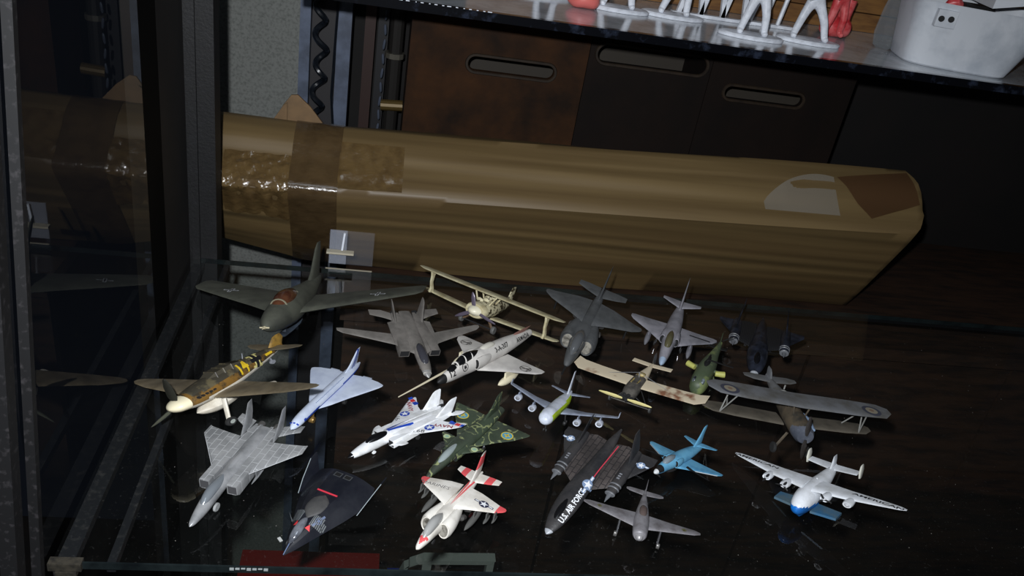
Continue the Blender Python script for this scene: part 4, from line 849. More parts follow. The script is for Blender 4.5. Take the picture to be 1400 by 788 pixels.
tf = c.p('tail_fin', fin([(.13, -.2, -.44, .014), (.18, -.32, -.46, .012), (.24, -.41, -.48, .008), (.255, -.45, -.485, .003)]), lw)
for s_ in (1, -1):
    c.decal('fin_stripe', [(plates([(-.006, -.008), (-.004, -.008), (.012, .009), (.0085, .009)], [(-.001, -.008), (.001, -.008), (.0135, .005), (.0115, .005)]) if s_ > 0 else plates([(.006, -.008), (.004, -.008), (-.012, .009), (-.0085, .009)], [(.001, -.008), (-.001, -.008), (-.0135, .005), (-.0115, .005)]), BLU)], tf, (-.37, 0, .19), (-s_, 0, 0), (0, s_, 0))
c.p('landing_gear', add(tube([(.22, 0, .1), (.22, 0, .02)], .01, 6), wheel((.22, 0, .022), .022, .026)), mat('brass_gear', (150, 120, 70), .35, .6), label='brassy nose gear')
c.decal('window_marking', [(add(*[rect(-.03 + .0022 * k, -.0004, -.029 + .0022 * k, .0004, 1) for k in range(26)]), mat('window_blue_grey', (96, 116, 160), .5))], c.fu, (.0, 0, .13), (-1, 0, 0), (0, .72, .7), off=.0003)
c.decal('cockpit_window', [(add(*[rect(-.004 + .003 * k, -.0007, -.002 + .003 * k, .0008, 1) for k in range(3)]), BLU)], c.fu, (.46, 0, .115), (0, 1, 0), (.5, 0, .86), off=.0003)
c.land()

# --- 10 white navy swing-wing
c = swing_fighter('tomcat_white', 'navy_swing_wing_fighter', 'bright white twin-fin jet with NAVY lettering, blue stripe and number 168, left of centre', WHT, BLK,
    [(.08, .145, .1, -.26, .024), (.2, .143, -.08, -.3, .018), (.34, .14, -.28, -.38, .012), (.365, .14, -.33, -.385, .004)], [(.06, .115, -.34, -.46, .014), (.14, .115, -.42, -.52, .01), (.17, .115, -.46, -.52, .004)], nosecol=BLK, wing_z=.15, fat=1.35, nx=.455, cx=(.35, .31, .24, .16, .12), gy=.115)
w0, w1 = c.w
c.decal('star_marking', star_badge(.0046, BLU, False), w0, (-.15, .175, .15), (.3, -1, 0)); c.decal('star_marking', star_badge(.0046, BLU, False), w1, (-.15, -.175, .15), (.3, 1, 0))
c.decal('lettering', [(text('NAVY', .0044, True, 1.15), mat('maroon_marking', (140, 40, 50), .5))], w0, (-.24, .24, .15), (.6, -1, 0), label='dark red word NAVY')
c.decal('lettering', [(text('NAVY', .0044, True, 1.15), mat('maroon_marking', (140, 40, 50), .5))], w1, (-.25, -.25, .15), (.6, 1, 0), label='dark red word NAVY')
c.decal('lettering', [(text('168', .0046, False, 1.2), INK)], w0, (-.06, .15, .15), (-.75, 1, 0), label='black number 168')
c.decal('lettering', [(text('168', .0046, False, 1.2), INK)], w1, (-.06, -.15, .15), (.75, 1, 0), label='black number 168')
for w_, s_ in ((w0, 1), (w1, -1)):
    c.decal('tip_band', [(rect(-.003, -.0022, .003, .0022), BLU), (rect(.0035, -.0022, .0085, .0022), RED), (rect(.009, -.0022, .0125, .0022), BLU)], w_, (-.315, .262 * s_, .15), (-.25, s_, 0))
for s_ in (1, -1):
    c.decal('body_stripe', [(rect(-.013, -.001, .013, .001, 12), BLU)], c.fu, (.02, .025 * s_, .18), (1, -.12 * s_, 0), off=.0012)
    g = wing([(.13, .135, .2, .09, .01), (.2, .13, .14, .08, .008), (.215, .13, .11, .08, .003)]); c.p('foreplane', g if s_ > 0 else mir(g), WHT)
c.land()

# --- 11 camouflaged canard delta
cam_m = mat('camouflage_green', (58, 70, 54), .5, col2=(42, 50, 40), nscale=35, squig=((134, 142, 98), 90), dust=.12, bump=.1)
c = Craft('camouflage_canard_jet', 'dark green camouflage delta jet with foreplanes and blue-yellow roundels, centre', FIT['viggen'])
c.fu = c.p('fuselage', fus([(.5, .1, .003, .003), (.47, .103, .018, .018), (.38, .115, .034, .036), (.26, .13, .046, .052), (.12, .135, .062, .056), (-.1, .13, .066, .056), (-.3, .125, .054, .05), (-.45, .12, .038, .038), (-.5, .12, .032, .032)], 28, 5), cam_m)
c.w = []; c.k = []
for s_ in (1, -1):
    g = wing([(.04, .095, .06, -.38, .024), (.16, .095, -.12, -.385, .018), (.26, .095, -.24, -.385, .012), (.325, .095, -.35, -.385, .006), (.332, .095, -.365, -.38, .002)]); c.w.append(c.p('wing', g if s_ > 0 else mir(g), cam_m))
    g = wing([(.05, .15, .2, .04, .014), (.12, .15, .12, .035, .01), (.175, .15, .065, .035, .004)]); c.k.append(c.p('foreplane', g if s_ > 0 else mir(g), cam_m))
    g = loft([[(x, y0 + a * math.cos(2 * math.pi * j / 12), .13 + b * math.sin(2 * math.pi * j / 12)) for j in range(12)] for x, y0, a, b in ((.22, .05, .022, .042), (.1, .055, .024, .044), (-.05, .045, .02, .03))]); it = c.p('air_intake', g if s_ > 0 else mir(g), cam_m)
    g = loft([[(x, .05 + a * math.cos(2 * math.pi * j / 12), .13 + b * math.sin(2 * math.pi * j / 12)) for j in range(12)] for x, a, b in ((.2215, .017, .036), (.219, .014, .03))]); c.p('intake_mouth', g if s_ > 0 else mir(g), DRK, it)
    c.p('wheel', wheel((-.1, .1 * s_, .018), .018, .014), RUB); c.p('gear_leg', tube([(-.1, .1 * s_, .02), (-.1, .1 * s_, .09)], .006, 6), GRYI)
    yb = mat('roundel_yellow', (200, 180, 70), .5); bb = mat('roundel_blue', (84, 150, 176), .5)
    c.decal('roundel', [(disc(.0058), yb), (disc(.0047), bb), (add(rect(-.003, -.0008, .003, .0008), rect(-.0008, -.003, .0008, .003, 1, 2)), yb)], c.w[-1], (-.26, .2 * s_, .1), (0, 1, 0))
    c.decal('roundel', [(disc(.0032), mat('pale_green_marking', (170, 184, 140), .5)), (disc(.0018), mat('pale_green_marking2', (140, 170, 150), .5))], c.k[-1], (.08, .12 * s_, .155), (0, 1, 0))
c.p('tail_fin', fin([(.16, -.2, -.46, .02), (.26, -.34, -.48, .014), (.34, -.4, -.48, .006), (.35, -.43, -.475, .003)]), cam_m)
c.p('canopy', fus([(.38, .14, .004, .004), (.32, .158, .022, .022), (.25, .17, .028, .03), (.16, .17, .022, .024), (.1, .175, .005, .008)], 18, 4), mat('pale_glass_canopy', (140, 150, 150), .08, coat=.8), label='pale glassy canopy')
c.p('nose_wheel', add(wheel((.22, 0, .016), .016, .012), tube([(.22, 0, .02), (.22, 0, .1)], .006, 6)), RUB)
c.land()

# --- 12 silver-grey twin-fin fighter
c = Craft('twin_fin_fighter', 'silver-grey twin-fin jet fighter with fine raised panel lines, front left', FIT['eagle'])
em = mat('silver_grey_panels', (150, 151, 152), .45, .1, col2=(118, 120, 122), nscale=45, panels=((182, 184, 186), 42, .01), dust=.1)
em2 = mat('silver_grey', (156, 157, 159), .38, .2, col2=(124, 126, 128), nscale=60)
c.fu = c.p('fuselage', fus([(.5, .12, .004, .004), (.47, .123, .02, .02), (.38, .135, .036, .038), (.28, .15, .042, .05), (.15, .16, .046, .05), (0, .16, .05, .04), (-.25, .15, .055, .034), (-.4, .14, .05, .026)], 28, 5), em2)
for s_ in (1, -1):
    g = loft([[(x, y0 + dy, z0 + dz) for dy, dz in ((-a, b), (a * .9, b), (a, b * .7), (a, -b * .8), (a * .6, -b), (-a, -b))] for x, y0, z0, a, b in ((.19, .09, .15, .033, .04), (.17, .09, .14, .034, .05), (.0, .088, .135, .036, .048), (-.2, .07, .13, .036, .04), (-.38, .055, .13, .03, .032), (-.42, .055, .13, .026, .026))])
    n = c.p('engine_nacelle', g if s_ > 0 else mir(g), em, ang=50)
    g = bx((.18, .062, .118), (.1915, .118, .182)); c.p('intake_mouth', g if s_ > 0 else mir(g), mat('intake_grey', (70, 70, 72), .6), n, smooth=False)
    for kk in range(2): c.p('exhaust_nozzle', loft([[(x, s_ * .055 + r * math.cos(2 * math.pi * j / 18), .13 + r * math.sin(2 * math.pi * j / 18)) for j in range(18)] for x, r in ((-.4 - .03 * kk, .03 - .003 * kk), (-.43 - .03 * kk, .027 - .004 * kk), (-.425 - .03 * kk, .02))]), mat('nozzle_steel', (120, 118, 116), .35, .6), n)
    g = wing([(.1, .172, .07, -.26, .022), (.2, .168, -.06, -.275, .016), (.32, .164, -.2, -.3, .01), (.338, .163, -.225, -.31, .004)], 2); c.p('wing', g if s_ > 0 else mir(g), em)
    g = wing([(.1, .14, -.34, -.46, .012), (.17, .14, -.4, -.49, .009), (.225, .14, -.435, -.505, .005)]); c.p('tailplane', g if s_ > 0 else mir(g), em)
    c.p('tail_fin', fin([(.15, -.27, -.42, .014), (.25, -.35, -.455, .009), (.35, -.41, -.465, .005)], y0=.11 * s_, lean=.05 * s_), em2)
    c.p('edge_strip', tube([(.065, .11 * s_, .172), (-.2, .315 * s_, .164)], .003, 5), mat('pale_edge', (176, 178, 180), .4))
    c.p('wheel', wheel((-.08, .1 * s_, .028), .028, .018), RUB); c.p('gear_leg', tube([(-.08, .09 * s_, .02), (-.08, .085 * s_, .11)], .007, 6), em2)
    c.p('missile', add(pod(.06, -.14, .14 * s_, .09, .009), bx((-.05, .14 * s_ - .003, .09), (.0, .14 * s_ + .003, .17))), em2)
c.p('canopy', fus([(.38, .158, .006, .006), (.33, .178, .026, .03), (.25, .192, .033, .036), (.16, .188, .028, .028), (.08, .19, .006, .01)], 18, 4), mat('silver_canopy', (128, 134, 140), .15, .3, coat=.6))
c.p('spine', fus([(.1, .195, .01, .008), (.0, .197, .02, .012), (-.15, .185, .02, .01), (-.25, .175, .01, .006)], 12, 3), em2)
c.p('nose_gear_leg', tube([(.24, .0, .03), (.24, 0, .12)], .007, 6), em2); c.p('nose_wheel', wheel((.25, .012, .03), .03, .016), mat('pale_wheel', (150, 152, 152), .5))
c.land()

# --- 13 black faceted dart
c = Craft('black_dart_jet', 'black wedge-shaped jet with upturned fins, red bar and pale star, front left', FIT['stealth'])
bk = mat('midnight_black', (18, 20, 28), .28, col2=(30, 32, 38), nscale=35, dust=.08, dustcol=(90, 90, 92), coat=.3)
V = [(.5, 0, .05), (.34, -.06, .11), (.34, .06, .11), (.1, -.2, .13), (.1, .2, .13), (-.4, -.2, .14), (-.4, .2, .14), (-.12, -.33, .07), (-.12, .33, .07), (-.38, -.3, .1), (-.38, .3, .1), (.15, -.07, .19), (.15, .07, .19), (-.4, -.1, .17), (-.4, .1, .17), (.3, 0, .165), (.46, 0, .02), (.1, -.22, .06), (.1, .22, .06), (-.42, 0, .05), (.0, -.13, .175), (.0, .13, .175)]
def hull():
    L_ = [(.5, .003, .05, .045, .06), (.42, .05, .05, .03, .1), (.3, .105, .05, .02, .135), (.15, .17, .045, .02, .17), (0, .24, .045, .025, .18), (-.15, .3, .05, .03, .178), (-.3, .315, .06, .04, .17), (-.42, .28, .07, .05, .155)]
    R_ = []
    for x, w, z0, zb, zt in L_:
        R_.append([(x, -w, z0), (x, -w * .62, z0 + (zt - z0) * .72), (x, -w * .36, zt), (x, 0, zt * 1.02), (x, w * .36, zt), (x, w * .62, z0 + (zt - z0) * .72), (x, w, z0), (x, w * .5, zb), (x, -w * .5, zb)])
    return loft(R_)
h = c.p('fuselage', hull(), bk, ang=14)
for s_ in (1, -1):
    g = loft([[(x, .3 + dy, z) for x, dy, z in ((xl, -.006, z), (xl, .006, z), (xt, .006 , z), (xt, -.006, z))] for xl, xt, z in ((-.1, -.4, .05), (-.22, -.44, .12), (-.4, -.49, .2))]); g = ([(x, y + (z - .05) * .45, z) for x, y, z in g[0]], g[1])
    f = c.p('tail_fin', g if s_ > 0 else mir(g), bk, smooth=False)
    c.p('fin_edge', tube([(-.1, .303 * s_, .052), (-.22, .333 * s_, .121), (-.4, .369 * s_, .2)], .003, 5), mat('scuffed_edge', (150, 160, 164), .4), f)
    g = plates([(.19, .04), (.1, .04), (.03, .15), (.1, .13)]); g = ([(x, y, .0) for x, y, z in g[0]], g[1])
    G = []
    for k in range(9):
        t0 = k / 9; t1 = (k + .6) / 9
        a = lambda t, e: (.21 - .1 * e - .02 * t, .05 + .11 * t - .0 * e)
        q = [a(t0, 0), a(t0, 1), a(t1, 1), a(t1, 0)]
        G.append([(x * c.S[0], y * c.S[1] * s_) for x, y in q])
    c.decal('intake_grille', [(plates(*[p if s_ > 0 else list(reversed(p)) for p in G]), mat('grille_grey', (96, 100, 102), .5))], h, (0, 0, .2), (1, 0, 0), off=.0004)
    c.decal('roof_panel', [(rect(-.0035, -.0025, .0035, .0025), mat('panel_line_grey', (62, 64, 66), .5)), (rect(-.0026, -.0018, .0026, .0018), BLKM)], h, (-.36, .05 * s_, .2), (0, 1, 0), off=.0004)
    c.decal('ear_marking', [(plates([(0, -.002), (.004, 0), (0, .002)]), RED)], h, (.25, .06 * s_, .2), (-1, 0, 0), off=.0004)
c.p('red_bar', tube([(-.13, -.1, .187), (-.13, .1, .187)], .008, 8), mat('bar_pink_red', (190, 50, 66), .4), label='red bar across the back')
c.p('canopy', fus([(.41, .11, .006, .006), (.36, .13, .034, .028), (.28, .155, .042, .034), (.2, .17, .03, .024), (.16, .17, .006, .006)], 18, 4), mat('silver_bubble', (120, 124, 132), .1, .3, col2=(60, 62, 70), nscale=100, coat=.6), label='silvery bubble canopy')
c.p('hump', fus([(.16, .17, .01, .01), (.08, .18, .08, .022), (-.04, .18, .08, .02), (-.1, .175, .01, .008)], 16, 3), mat('scuffed_black', (46, 46, 48), .6, dust=.3))
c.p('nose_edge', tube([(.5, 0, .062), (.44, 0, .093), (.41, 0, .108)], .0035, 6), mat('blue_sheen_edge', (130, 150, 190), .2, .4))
c.decal('star_marking', [(disc(.0026, 20, .0022), mat('dim_blue_marking', (86, 98, 124), .5)), (star(.0021), mat('dim_blue_marking', (86, 98, 124), .5)), (add(rect(-.0058, -.0009, -.003, .0009), rect(.003, -.0009, .0058, .0009)), mat('dim_blue_marking', (86, 98, 124), .5))], h, (.14, .125, .2), (-1, .35, 0), (0, .5, .85), off=.0004)
c.land()

# --- 15 airliner with green side
c = Craft('jumbo_airliner', 'small white four-engine airliner with a lime green side panel, right of centre', FIT['jumbo'])
am = mat('pearl_white', (216, 222, 234), .4, col2=(180, 186, 200), nscale=80); aw = mat('wing_grey_blue', (150, 158, 176), .45, col2=(116, 122, 136), nscale=80)
lime = mat('lime_green', (168, 196, 30), .45)
c.fu = c.p('fuselage', fus([(.5, .14, .012, .012), (.485, .143, .034, .036), (.44, .152, .052, .058), (.34, .16, .057, .066), (.2, .158, .056, .06), (-.15, .156, .055, .056), (-.35, .168, .036, .036), (-.5, .185, .008, .01)], 28, 6), [am, lime], fn=lambda x, y, z: 1 if (.12 < z < .196 and -.36 < x < .42 and abs(y) > .02) else 0)
for s_ in (1, -1):
    g = wing([(.03, .13, .14, -.1, .026), (.2, .142, .0, -.13, .016), (.44, .16, -.2, -.27, .008)]); wq = c.p('wing', g if s_ > 0 else mir(g), aw)
    c.p('winglet', loft([[(x0 + dx, .44 * s_ + dy * s_, z) for dx, dy in ((0, 0), (-.05, 0), (-.05, .005), (0, .005))] for x0, z in ((-.21, .16), (-.24, .2))]), aw, wq)
    for y, x, z in ((.18, .06, .085), (.33, -.07, .1)):
        e = c.p('engine', loft([[(x + dx, y * s_ + r * math.cos(2 * math.pi * j / 16), z + r * math.sin(2 * math.pi * j / 16)) for j in range(16)] for dx, r in ((.04, .022), (.045, .027), (.02, .03), (-.03, .026), (-.07, .014))]), am)
        c.p('engine_fan', add(wheel((0, 0, 0), .001, .001), fus([(x + .052, z, .002, .002), (x + .042, z, .018, .018), (x + .04, z, .02, .02)], 12, 2, y0=y * s_)), GRYI, e)
        c.p('pylon', bx((x - .05, y * s_ - .004, z + .015), (x + .02, y * s_ + .004, z + .055)), aw, e, smooth=False)
    g = wing([(.02, .185, -.36, -.46, .012), (.16, .192, -.46, -.5, .006)]); c.p('tailplane', g if s_ > 0 else mir(g), aw)
    g = add(tube([(-.0, .07 * s_, .1), (-.0, .08 * s_, .025)], .006, 6), wheel((.02, .08 * s_, .022), .022, .02), wheel((-.03, .08 * s_, .022), .022, .02)); c.p('main_gear', g, BLKM)
c.p('tail_fin', fin([(.19, -.3, -.46, .016), (.4, -.45, -.52, .007)]), am)
c.p('nose_gear', add(tube([(.36, 0, .11), (.36, 0, .02)], .006, 6), wheel((.36, .01, .018), .018, .01), wheel((.36, -.01, .018), .018, .01)), BLKM)
c.decal('lettering', [(add(*[rect(-.012 + .0026 * k, -.0007, -.0105 + .0026 * k, .0009, 1) for k in range(10)]), INK)], c.fu, (.02, 0, .155), (-1, 0, 0), (0, 1, .1), label='row of tiny dark marks on the green panel')
c.land()

# --- 16 cream monoplane with yellow propeller
c = Craft('early_monoplane', 'cream early monoplane with dark cowling and pale yellow propeller, right of centre', FIT['stuka'])
cw = mat('cream_brown_wing', (206, 192, 166), .55, col2=(128, 88, 66), nscale=26, lo=.6, hi=.68)
dc = mat('dark_cowl', (62, 60, 58), .45, col2=(92, 88, 82), nscale=120)
c.fu = c.p('fuselage', fus([(.44, .24, .05, .06), (.34, .245, .07, .085), (.15, .25, .07, .08), (-.05, .25, .06, .065), (-.3, .24, .03, .035), (-.48, .235, .006, .02)], 16, 4, e=2.8), [cw, dc], fn=lambda x, y, z: 1 if x > .02 else 0)
for s_ in (1, -1):
    g = wing([(.06, .265, .22, -.02, .016), (.4, .27, .21, -.03, .012), (.58, .272, .2, -.05, .009), (.66, .272, .1, -.1, .003)]); c.p('wing', g if s_ > 0 else mir(g), cw)
    g = wing([(.01, .245, -.38, -.47, .01), (.2, .245, -.4, -.49, .006)]); c.p('tailplane', g if s_ > 0 else mir(g), cw)
    c.p('gear_strut', add(tube([(.3, .05 * s_, .17), (.3, .17 * s_, .05)], .007, 6), tube([(.12, .05 * s_, .18), (.3, .17 * s_, .05)], .006, 6)), BLKM)
    c.p('wheel', wheel((.3, .2 * s_, .045), .045, .02), mat('wheel_dim', (58, 58, 58), .6))
c.p('axle', tube([(.3, -.2, .045), (.3, .2, .045)], .009, 6), dc)
c.p('rudder', fin([(.2, -.46, -.58, .01), (.3, -.44, -.6, .01), (.38, -.48, -.58, .006)]), dc)
c.p('engine', add(*[xf(fus([(.0, 0, .001, .001), (.02, 0, .018, .018), (.06, 0, .016, .016), (.065, 0, .001, .001)], 8, 2), Matrix.Translation((.46, 0, .24)) @ Matrix.Rotation(2 * math.pi * k / 7, 4, 'X') @ Matrix.Rotation(math.pi / 2, 4, 'Y')) for k in range(7)]), DRK)
for q in prop((.5, 0, .24), .26, .026, 2, math.pi / 2): c.p('propeller_blade', q, mat('pale_yellow_blade', (216, 204, 140), .45))
c.p('cockpit_detail', add(fus([(.02, .32, .003, .003), (-.0, .325, .04, .025), (-.06, .32, .04, .02), (-.09, .31, .003, .003)], 12, 2), tube([(.1, -.03, .32), (.22, -.03, .335)], .008, 6), tube([(.1, .03, .32), (.22, .03, .335)], .008, 6)), mat('yellow_brown_detail', (176, 156, 96), .5, col2=(60, 52, 40), nscale=200))
c.p('wing_brace', add(tube([(.05, 0, .4), (.08, -.3, .272)], .0025, 4), tube([(.05, 0, .4), (.08, .3, .272)], .0025, 4), tube([(.05, 0, .31), (.05, 0, .4)], .005, 5)), GRYI)
c.land()

# --- 17 green helicopter
c = Craft('camouflage_helicopter', 'green camouflage helicopter body with yellow-ended engine tubes, behind the grey biplane', FIT['heli'])
hm = mat('heli_green', (70, 82, 60), .5, col2=(112, 124, 78), nscale=55, lo=.5, hi=.6, dust=.15)
c.fu = c.p('fuselage', fus([(.5, .13, .03, .04), (.47, .135, .075, .08), (.38, .145, .1, .11), (.2, .16, .105, .12), (0, .175, .095, .1), (-.2, .19, .06, .062), (-.4, .2, .035, .036), (-.52, .205, .02, .022)], 24, 4, e=2.4), hm)
for s_ in (1, -1):
    g = add(tube([(.12, .1 * s_, .2), (.12, .15 * s_, .2)], .02, 8)); c.p('engine_mount', g, hm)
    c.p('engine_tube', tube([(.16, .12 * s_, .2), (.13, .2 * s_, .2), (.12, .22 * s_, .2)], [.03, .035, .035], 12), mat('yellow_green_tube', (176, 176, 96), .45))
    c.p('cockpit_window', add(fus([(.465, .19, .002, .002), (.45, .205, .022, .022), (.4, .225, .024, .02), (.38, .23, .002, .002)], 10, 3, y0=.045 * s_)), mat('white_glint_window', (120, 130, 136), .08, col2=(30, 32, 34), nscale=150, coat=1))
    c.p('tailplane', wing([(.02, .205, -.36, -.43, .01), (.11, .205, -.38, -.43, .006)]) if s_ > 0 else mir(wing([(.02, .205, -.36, -.43, .01), (.11, .205, -.38, -.43, .006)])), BLKM)
    c.p('wheel', wheel((.05, .12 * s_, .03), .03, .02), RUB); c.p('gear_leg', tube([(.05, .11 * s_, .03), (.05, .08 * s_, .1)], .01, 6), hm)
c.p('rotor_mast', add(tube([(.12, 0, .27), (.12, 0, .33)], .014, 8), fus([(.2, .28, .01, .01), (.12, .285, .035, .02), (-.04, .27, .01, .01)], 10, 3)), BLKM)
c.p('rotor_blade', bx((.11, 0, .322), (.13, .3, .328)), BLKM, smooth=False); c.p('rotor_blade', bx((.0, -.008, .322), (.12, .008, .328)), BLKM, smooth=False)
for q in prop((-.5, 0, .24), .22, .008, 2, -.9): 
    c.p('tail_rotor_blade', xf(q, Matrix.Translation((0, 0, 0))), BLKM)
c.p('tail_fin', fin([(.2, -.44, -.54, .014), (.34, -.5, -.56, .008)]), hm)
c.p('nose_gear', add(wheel((.42, 0, .022), .022, .03), tube([(.42, 0, .02), (.42, 0, .06)], .008, 6)), GRYI)
c.land()

# --- 18 grey biplane with roundels
c = Craft('grey_biplane', 'large grey biplane with roundels under-lit on long upper wing, at the right', FIT['biplane_grey'])
c.root['label'] = 'large grey-brown biplane with roundels on its long upper wing, at the right'
bg = mat('biplane_grey', (110, 112, 116), .55, col2=(84, 82, 78), nscale=40, dust=.15); bb_ = mat('biplane_brown', (88, 78, 64), .5, col2=(52, 50, 46), nscale=70)
lwm = mat('lower_wing_brown', (98, 92, 82), .55, col2=(74, 70, 62), nscale=50)
c.fu = c.p('fuselage', fus([(.44, .27, .05, .06), (.4, .27, .066, .08), (.28, .275, .07, .09), (.1, .28, .064, .088), (-.12, .28, .05, .065), (-.32, .28, .03, .042), (-.5, .285, .008, .02)], 24, 4), [bb_, bg], fn=lambda x, y, z: 1 if x < -.1 else 0)
c.p('cowling', loft([[(x, r * math.cos(2 * math.pi * j / 20), .27 + 1.1 * r * math.sin(2 * math.pi * j / 20)) for j in range(20)] for x, r in ((.34, .072), (.42, .07), (.45, .055), (.455, .03))]), mat('blue_grey_cowl', (70, 74, 84), .35, col2=(96, 100, 110), nscale=90))
c.uw = []
for s_ in (1, -1):
    g = wing([(0, .45, .31, .07, .022), (.4, .455, .3, .06, .02), (.58, .458, .28, .07, .014), (.645, .46, .2, .12, .004)]); c.uw.append(c.p('upper_wing', g if s_ > 0 else mir(g), bg))
    g = wing([(.05, .2, .19, .0, .022), (.4, .21, .18, -.01, .018), (.55, .215, .16, .0, .012), (.61, .217, .1, .04, .004)]); c.p('lower_wing', g if s_ > 0 else mir(g), lwm)
    for a, b in (((.26, .45), (.15, .5)), ((.14, .47), (.15, .5)), ((.14, .5), (.03, .42))): c.p('wing_strut', tube([(a[0], a[1] * s_, .455), (b[0], b[1] * s_, .215)], .005, 6), mat('strut_pale', (140, 140, 136), .4))
    for x in (.25, .14): c.p('cabane_strut', tube([(x, .04 * s_, .35), (x, .06 * s_, .45)], .006, 6), bb_)
    g = wing([(.01, .3, -.34, -.46, .012), (.14, .302, -.36, -.47, .01), (.2, .303, -.4, -.45, .004)]); c.p('tailplane', g if s_ > 0 else mir(g), bg)
    c.p('gear_leg', tube([(.3, .06 * s_, .2), (.3, .11 * s_, .05)], .01, 6), bb_); c.p('wheel', wheel((.3, .12 * s_, .045), .045, .02), RUB)
    c.decal('roundel', [(disc(.0095), mat('roundel_dark_blue', (62, 64, 76), .6)), (disc(.006), mat('roundel_buff', (136, 128, 112), .6)), (disc(.0024), mat('roundel_rust', (122, 100, 84), .6))], c.uw[-1], (.2, .5 * s_, .47), (1, 0, 0))
c.p('tail_fin', fin([(.29, -.36, -.5, .018), (.36, -.41, -.52, .012), (.38, -.44, -.51, .005)]), bg)
c.p('open_cockpit', add(tube([(-.0 + .035 * math.cos(t), .03 * math.sin(t), .365) for t in [2 * math.pi * k / 12 for k in range(13)]], .006, 6), tube([(-.1 + .03 * math.cos(t), .026 * math.sin(t), .35) for t in [2 * math.pi * k / 12 for k in range(13)]], .006, 6), tube([(-.12, 0, .37), (-.12, .0, .41)], .006, 5)), mat('strut_pale', (140, 140, 136), .4))
c.p('side_exhaust', tube([(.4, .058, .315), (.26, .066, .32), (.16, .066, .315)], [.014, .02, .01], 8), mat('pale_blue_exhaust', (130, 150, 176), .35))
for q in prop((.46, 0, .27), .2, .018, 2, math.pi + .1): c.p('propeller_blade', q, mat('brown_black_blade', (42, 38, 36), .35))
c.land()

# --- 21 white flying boat
c = Craft('flying_boat', 'white four-engine flying boat with triple tail and blue hull, front right', FIT['clipper'])
cwm = mat('clipper_white', (222, 226, 232), .4, col2=(196, 198, 200), nscale=70); cb = mat('clipper_blue', (20, 110, 196), .35, col2=(26, 84, 150), nscale=60)
c.fu = c.p('fuselage', fus([(.5, .17, .012, .02), (.47, .18, .05, .07), (.38, .2, .08, .12), (.24, .22, .095, .14), (.05, .235, .09, .13), (-.15, .26, .07, .095), (-.35, .29, .045, .06), (-.5, .31, .012, .03)], 28, 5), [cwm, cb], fn=lambda x, y, z: 1 if z < .2 + max(0, x - .3) * .1 else 0)
c.p('keel', loft([[(x, -w, z1), (x, 0, z0), (x, w, z1)] for x, w, z0, z1 in ((.49, .01, .13, .15), (.38, .06, .03, .12), (.2, .075, .0, .12), (-.02, .07, .01, .13), (-.05, .05, .1, .15))]), cb, ang=20)
c.w = []
for s_ in (1, -1):
    g = wing([(.04, .34, .27, -.02, .045), (.3, .35, .22, -.0, .036), (.55, .36, .14, .0, .022), (.7, .366, .09, .01, .012), (.75, .368, .06, .03, .004)]); c.w.append(c.p('wing', g if s_ > 0 else mir(g), cwm))
    for y, x in ((.175, .24), (.35, .2)):
        e = c.p('engine', loft([[(x + dx, y * s_ + r * math.cos(2 * math.pi * j / 18), .335 + r * math.sin(2 * math.pi * j / 18)) for j in range(18)] for dx, r in ((.085, .02), (.09, .036), (.06, .042), (-.02, .036), (-.1, .012))]), cwm)
        c.p('engine_front', fus([(x + .11, .335, .002, .002), (x + .1, .335, .016, .016), (x + .085, .335, .026, .026)], 12, 2, y0=y * s_), mat('tip_white_grey', (180, 182, 186), .4), e)
        if y < .3 or s_ < 0: c.p('propeller', add(*prop((x + .1, y * s_, .335), .07, .012, 3 if y < .3 else 2, .4 * s_)), BLKM, e)
    g = poly([(.3, .06), (.1, .06), (.12, .27), (.27, .27)], .07, .1); c.p('sponson', g if s_ > 0 else mir(g), mat('sponson_blue', (50, 96, 130), .4, col2=(80, 100, 110), nscale=60), smooth=False)
    g = wing([(.0, .33, -.34, -.5, .016), (.22, .345, -.37, -.49, .012)]); c.p('tailplane', g if s_ > 0 else mir(g), cwm)
    c.p('tail_fin', fin([(.28, -.42, -.46, .006), (.3, -.39, -.5, .02), (.38, -.38, -.52, .022), (.45, -.41, -.5, .014), (.465, -.44, -.48, .004)], y0=.235 * s_), mat('clipper_cream', (216, 214, 202), .45))
c.p('tail_fin', fin([(.33, -.3, -.49, .022), (.42, -.37, -.5, .018), (.48, -.4, -.49, .008)]), cwm)
c.decal('lettering', [(text('AMERICAN', .0042, True, 1.5), INK)], c.w[0], (.07, .53, .38), (0, 1, 0), label='black lettering along the wing')
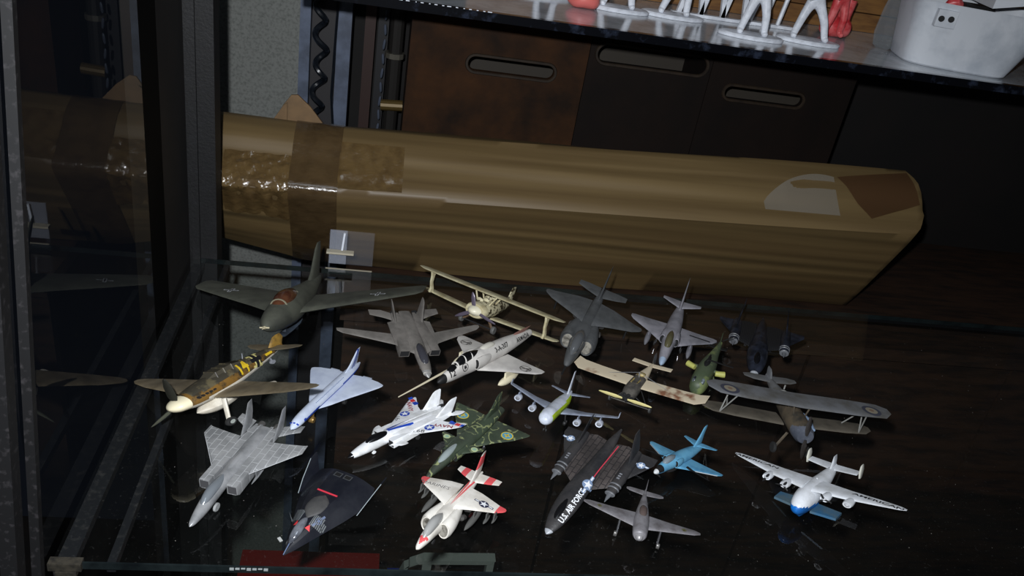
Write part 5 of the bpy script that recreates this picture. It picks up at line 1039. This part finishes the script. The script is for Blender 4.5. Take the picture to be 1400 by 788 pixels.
c.decal('lettering', [(text('AMERICAN', .0042, True, 1.5), INK)], c.w[1], (.07, -.53, .38), (0, 1, 0), label='black lettering along the wing')
c.p('roof_light', fus([(.02, .37, .001, .001), (.01, .37, .007, .008), (0, .37, .001, .001)], 8, 2), PWH)
c.land()

# --- 22 silver monoplane
c = Craft('silver_monoplane', 'small silver low-wing propeller aircraft on spread wheels, in front of the large black jet', FIT['mustang'])
slm = mat('dull_silver', (138, 136, 140), .42, .25, col2=(104, 100, 102), nscale=80)
c.fu = c.p('fuselage', fus([(.5, .2, .05, .05), (.46, .205, .068, .062), (.3, .21, .075, .068), (.1, .215, .07, .066), (-.15, .22, .048, .05), (-.38, .23, .02, .028), (-.5, .235, .005, .012)], 20, 4), slm)
for s_ in (1, -1):
    g = wing([(.05, .18, .28, -.04, .03), (.3, .19, .2, -.0, .02), (.52, .2, .13, .02, .012), (.58, .203, .09, .05, .004)]); q = c.p('wing', g if s_ > 0 else mir(g), slm)
    c.decal('faded_marking', [(add(rect(-.002, -.001, .002, .001), rect(-.001, -.002, .001, .002, 1)), mat('faded_olive_marking', (90, 88, 60), .6))], q, (.09, .42 * s_, .22), (1, 0, 0))
    g = wing([(.01, .24, -.36, -.48, .01), (.15, .24, -.39, -.48, .008), (.19, .24, -.42, -.46, .003)]); c.p('tailplane', g if s_ > 0 else mir(g), slm)
    c.p('gear_leg', tube([(.22, .2 * s_, .18), (.27, .2 * s_, .04)], .013, 6), STEEL); c.p('wheel', wheel((.27, .21 * s_, .03), .03, .03), mat('wheel_pewter', (110, 108, 106), .4, .5))
c.p('tail_fin', fin([(.24, -.36, -.49, .014), (.34, -.42, -.51, .01), (.38, -.46, -.5, .004)]), slm)
c.p('spinner', fus([(.56, .2, .003, .003), (.54, .2, .028, .028), (.5, .2, .04, .04)], 14, 3), mat('spinner_silver', (170, 168, 170), .3, .4))
c.p('canopy', fus([(.22, .25, .006, .006), (.14, .27, .034, .026), (.0, .272, .036, .026), (-.12, .25, .006, .006)], 14, 3), mat('silver_brown_canopy', (96, 84, 80), .2, .2))
c.land()
